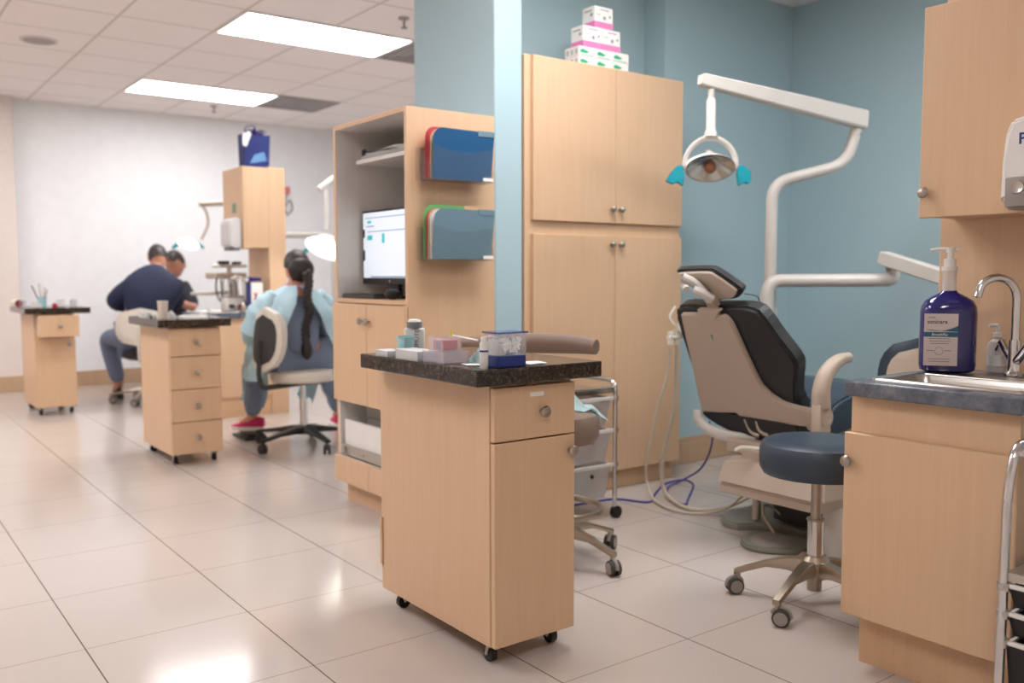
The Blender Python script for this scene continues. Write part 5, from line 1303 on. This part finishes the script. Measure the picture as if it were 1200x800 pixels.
# gown: open at the back, two panels and puffed sleeves
def gown():
    b = BM()
    cx, cy = 2.345, 5.455
    n, m = 44, 16; g = []
    for i in range(n+1):
        f = i/n; row = []
        for j in range(m+1):
            h_ = j/m; z = 1.028-.588*h_
            gap = R(14)+R(62)*max(0, h_-.18)**1.1          # opening widens downward at the back
            a = -PI/2+gap+(2*PI-2*gap)*f
            wob = 1+.06*math.sin(a*9+h_*3)*(.3+h_)+.04*noise.noise(Vector((a*2, h_*4, 1)))
            rx = (.065+.195*min(1, h_*3.2)**.6+.05*h_)*wob; ry = (.06+.11*min(1, h_*3)**.6+.06*h_)*wob
            row.append(b.verts.new((cx+rx*math.cos(a), cy+ry*math.sin(a)+.05*h_*h_, z)))
        g.append(row)
    for i in range(n):
        for j in range(m): b.faces.new((g[i][j], g[i+1][j], g[i+1][j+1], g[i][j+1]))
    bmesh.ops.recalc_face_normals(b, faces=b.faces)
    bmesh.ops.solidify(b, geom=list(b.faces), thickness=.004)
    for s, (sh, el, wr) in (('l', ('lsh', 'lel', 'lwr')), ('r', ('rsh', 'rel', 'rwr'))):
        A, B_, C_ = [Vector(P[q][:3]) for q in (sh, el, wr)]
        out = Vector((-1 if s == 'l' else 1, 0, 0))
        path = smooth_path([A-out*.03+Vector((0, 0, .01)), A+out*.02-Vector((0, 0, .04)), (A+B_)/2+out*.025, B_+out*.015, (B_+C_)/2, C_-(C_-B_)*.1], 4)
        N2 = len(path); rad = [(.062+.030*math.sin(PI*min(1, k/(N2-1)*1.15)))*(1+.09*math.sin(k*1.9)) for k in range(N2)]
        rad[-1] = .035
        tube(b, path, rad, 18)
    # gown skirt flap hanging over the left thigh
    for (dx_, y0_, w_) in ((-.24, 5.60, .16), (.16, 5.62, .12)):
        gg = []
        for i in range(9):
            row = []
            for j in range(9):
                u, v = i/8, j/8
                row.append(b.verts.new((2.345+dx_+w_*u+.012*math.sin(v*9+u*7), y0_+.24*v-.02*math.sin(u*8), .60-.34*v**1.5-.05*u*v+(.02*math.sin(u*10)))))
            gg.append(row)
        for i in range(8):
            for j in range(8): b.faces.new((gg[i][j], gg[i+1][j], gg[i+1][j+1], gg[i][j+1]))
    crease(b, 11, .011)
    return b
obj('gown', gown(), M_GOWN, t)
b = hair_cap(HM, -.75, 1.16); ball(b, (2.385, 5.44, 1.13), .08, 1.08, .7, 1.0); hr = obj('hair', b, M_HAIR, t)
b = BM()
for k in range(15):
    f = k/14; z = 1.10-.40*f; x = 2.392-.045*f+.008*math.sin(k*.9); y = 5.372-.055*math.sin(min(1, f*1.6)*PI/2)-.02*f
    for sg in (-1, 1):
        ball(b, (x+sg*.011, y, z+sg*.008), .021*(1-.18*f), 1, .85, 1.25, 12, (0, sg*.6, 0))
lathe(b, [(.012, 0), (.022, -.02), (.034, -.06), (.036, -.09), (.022, -.125), (.004, -.14)], (2.349, 5.295, .705), n=16)
obj('braid', b, M_HAIR, t)
def shoe(parent, c, d, s=1.0, sole=M_WHITE, upper=M_MAG):
    d = Vector(d).normalized(); sd = Vector((-d.y, d.x, 0)); c = Vector(c)
    outl = [(-.09, 0), (-.085, .032), (-.03, .036), (.05, .045), (.12, .038), (.155, 0), (.12, -.040), (.05, -.044), (-.03, -.034), (-.085, -.030)]
    P_ = dedge([c+d*x*s+sd*y*s for x, y in outl], 3)
    so = obj('shoe_sole', prism(BM(), P_, (0, 0, .025*s), .005), sole, parent)
    b = BM(); rings = []
    for x, w, h0, h1 in ((-.085, .024, .025, .085), (-.05, .030, .025, .095), (0, .032, .025, .088), (.05, .038, .025, .068), (.10, .036, .025, .05), (.145, .018, .025, .034)):
        rings.append([b.verts.new(c+d*x*s+sd*w*s*math.cos(a)+Vector((0, 0, s*(h0+(h1-h0)*max(0, math.sin(a)))))) for a in [PI*k/8 for k in range(9)]])
    for A, B_ in zip(rings, rings[1:]):
        for k in range(8): b.faces.new((A[k], A[k+1], B_[k+1], B_[k]))
    b.faces.new(rings[0]); b.faces.new(rings[-1][::-1]); obj('shoe', b, upper, parent)
shoe(t, (2.19, 5.84, .062), (-.8, .6, 0), .95); shoe(t, (2.89, 6.0, .0), (.2, 1, 0), .95)
t = thing('foot_pedal', 'flat black foot pedal under the magenta shoe', 'pedal', (2.2, 5.9, 0))
b = BM(); box(b, 2.12, 2.27, 5.78, 6.03, 0, .022, .006); obj('base', b, M_DGREY, t)
b = BM(); prism(b, [(2.14, 5.80, .024), (2.14, 6.01, .045), (2.26, 6.01, .045), (2.26, 5.80, .024)], (0, 0, .014), .003); obj('treadle', b, M_BLACK, t)
b = BM(); tube(b, smooth_path([(2.27, 5.9, .012), (2.38, 5.98, .008), (2.46, 5.86, .008), (2.58, 5.92, .008), (2.75, 6.1, .008)]), .006, 8); obj('cable', b, M_GREYW, t)

# person in navy
t = thing('person', 'seated person in a navy jacket leaning forward with back turned', 'person', (2.17, 8.2, 0))
P = dict(pelvis=(2.10, 8.16, .56, .14), waist=(2.14, 8.20, .72, .135), chest=(2.22, 8.28, .93, .15), neckb=(2.28, 8.36, 1.11, .095), neck=(2.31, 8.41, 1.15, .055), skull=(2.33, 8.46, 1.20, .055),
         lsh=(2.02, 8.28, .965, .075), lel=(1.90, 8.36, .86, .055), lwr=(2.10, 8.56, .83, .035), rsh=(2.43, 8.28, .985, .075), rel=(2.48, 8.42, .84, .055), rwr=(2.34, 8.62, .86, .035),
         lhip=(2.02, 8.22, .55, .10), lkn=(1.89, 8.52, .55, .066), lan=(1.98, 8.50, .13, .045), ltoe=(1.98, 8.66, .05, .034),
         rhip=(2.22, 8.24, .55, .10), rkn=(2.38, 8.60, .54, .075), ran=(2.36, 8.60, .13, .045), rtoe=(2.36, 8.76, .05, .034))
pts, E = body_graph(None, P)
hand_chain(pts, E, 'lwr', 'lh', (.5, .8, -.1), (-.8, .5, 0)); hand_chain(pts, E, 'rwr', 'rh', (-.3, .9, -.1), (1, .3, 0))
b = skin(pts, E, 1, 'pelvis'); HM = head_into(b, (2.345, 8.50, 1.255), R(-5), R(40), 1.05); obj('body', b, M_SKIN, t)
b = clothes(P, ['pelvis', 'waist', 'chest', 'neckb', 'neck', 'lsh', 'lel', 'lwr', 'rsh', 'rel', 'rwr'], [('pelvis', 'waist'), ('waist', 'chest'), ('chest', 'neckb'), ('neckb', 'neck'), ('chest', 'lsh'), ('lsh', 'lel'), ('lel', 'lwr'), ('chest', 'rsh'), ('rsh', 'rel'), ('rel', 'rwr')], .028); crease(b, 12, .009); obj('jacket', b, M_JACK, t)
b = clothes(P, ['pelvis', 'lhip', 'lkn', 'lan', 'rhip', 'rkn', 'ran'], [('pelvis', 'lhip'), ('lhip', 'lkn'), ('lkn', 'lan'), ('pelvis', 'rhip'), ('rhip', 'rkn'), ('rkn', 'ran')], .02); obj('jeans', b, M_JEAN, t)
obj('hair', hair_cap(HM, -.45, 1.08), M_HAIR, t)
shoe(t, (1.98, 8.55, 0), (0, 1, 0), 1.0, M_DGREY, M_DARKC); shoe(t, (2.36, 8.65, 0), (0, 1, 0), 1.0, M_DGREY, M_DARKC)
# second person beyond, heads almost touching
t = thing('person', 'dark haired person facing the navy jacket, head showing just right of theirs', 'person', (2.6, 9.05, 0))
P = dict(pelvis=(2.66, 9.12, .58, .13), waist=(2.62, 9.08, .72, .12), chest=(2.54, 8.98, .90, .125), neckb=(2.57, 8.92, 1.03, .065), neck=(2.58, 8.87, 1.08, .05), skull=(2.585, 8.82, 1.14, .05),
         lsh=(2.68, 8.86, .97, .065), lel=(2.72, 8.70, .78, .05), lwr=(2.52, 8.62, .86, .033), rsh=(2.38, 9.06, .97, .065), rel=(2.28, 9.0, .78, .05), rwr=(2.36, 8.80, .83, .033),
         lhip=(2.74, 9.08, .57, .095), lkn=(2.80, 8.76, .56, .07), lan=(2.82, 8.80, .13, .042), ltoe=(2.80, 8.66, .05, .032),
         rhip=(2.58, 9.16, .57, .095), rkn=(2.52, 9.20-.3, .56, .07), ran=(2.55, 8.98, .13, .042), rtoe=(2.52, 8.86, .05, .032))
pts, E = body_graph(None, P)
hand_chain(pts, E, 'lwr', 'lh', (-.8, -.3, 0), (-.3, .8, 0)); hand_chain(pts, E, 'rwr', 'rh', (.2, -.9, 0), (-1, -.2, 0))
b = skin(pts, E, 1, 'pelvis'); HM = head_into(b, (2.585, 8.80, 1.20), R(140), R(35), 1.1); obj('body', b, M_SKIN, t)
b = clothes(P, ['pelvis', 'waist', 'chest', 'neckb', 'lsh', 'lel', 'rsh', 'rel'], [('pelvis', 'waist'), ('waist', 'chest'), ('chest', 'neckb'), ('chest', 'lsh'), ('lsh', 'lel'), ('chest', 'rsh'), ('rsh', 'rel')], .02); obj('shirt', b, M_DARKC, t)
b = clothes(P, ['pelvis', 'lhip', 'lkn', 'lan', 'rhip', 'rkn', 'ran'], [('pelvis', 'lhip'), ('lhip', 'lkn'), ('lkn', 'lan'), ('pelvis', 'rhip'), ('rhip', 'rkn'), ('rkn', 'ran')], .02); obj('trousers', b, M_DARKC, t)
obj('hair', hair_cap(HM, -.45, 1.10), M_HAIR, t)
shoe(t, (2.81, 8.74, 0), (0, -1, 0), 1.0, M_DGREY, M_DARKC); shoe(t, (2.54, 8.93, 0), (0, -1, 0), 1.0, M_DGREY, M_DARKC)
t = thing('round_stool', 'black round stool under the dark haired person at the back', 'stool', (2.66, 9.14, 0))
b = BM(); round_seat(b, 2.66, 9.14, .38, .45, .18); obj('seat', b, M_BLACKV, t)
five_base(t, 2.66, 9.14, .26, M_ALU, .135, .1, .028, M_GREYW, .3); obj('gas_column', cyl(BM(), (2.66, 9.14, .1), (2.66, 9.14, .385), .02), M_CHROME, t)

# ------------------------------------------------------------------ world, camera
w = bpy.data.worlds.new('World'); SC.world = w; w.use_nodes = True
w.node_tree.nodes['Background'].inputs['Color'].default_value = (1, .96, .92, 1); w.node_tree.nodes['Background'].inputs['Strength'].default_value = .3
cd = bpy.data.cameras.new('Camera'); cam = bpy.data.objects.new('Camera', cd); COL.objects.link(cam)
cd.sensor_width = 36; cd.sensor_fit = 'HORIZONTAL'; cd.lens = 1057.316/1200*36; cd.clip_start = .05; cd.clip_end = 60
yaw, pitch, roll = .641767, .074269, -.001916
fw = Vector((math.sin(yaw)*math.cos(pitch), math.cos(yaw)*math.cos(pitch), -math.sin(pitch)))
rt = Vector((math.cos(yaw), -math.sin(yaw), 0)); up = rt.cross(fw)
r2 = rt*math.cos(roll)+up*math.sin(roll); u2 = -rt*math.sin(roll)+up*math.cos(roll)
M = Matrix((r2, u2, -fw)).transposed().to_4x4(); M.translation = Vector((0, 0, 1.0972)); cam.matrix_world = M
cd.dof.use_dof = True; cd.dof.focus_distance = 2.45; cd.dof.aperture_fstop = 2.4
SC.camera = cam
SC.view_settings.view_transform = 'Standard'; SC.view_settings.look = 'None'; SC.view_settings.exposure = 0.4; SC.view_settings.gamma = 1
SC.view_settings.use_curve_mapping = False
SC.cycles.max_bounces = 8; SC.cycles.diffuse_bounces = 4; SC.cycles.caustics_reflective = False; SC.cycles.caustics_refractive = False
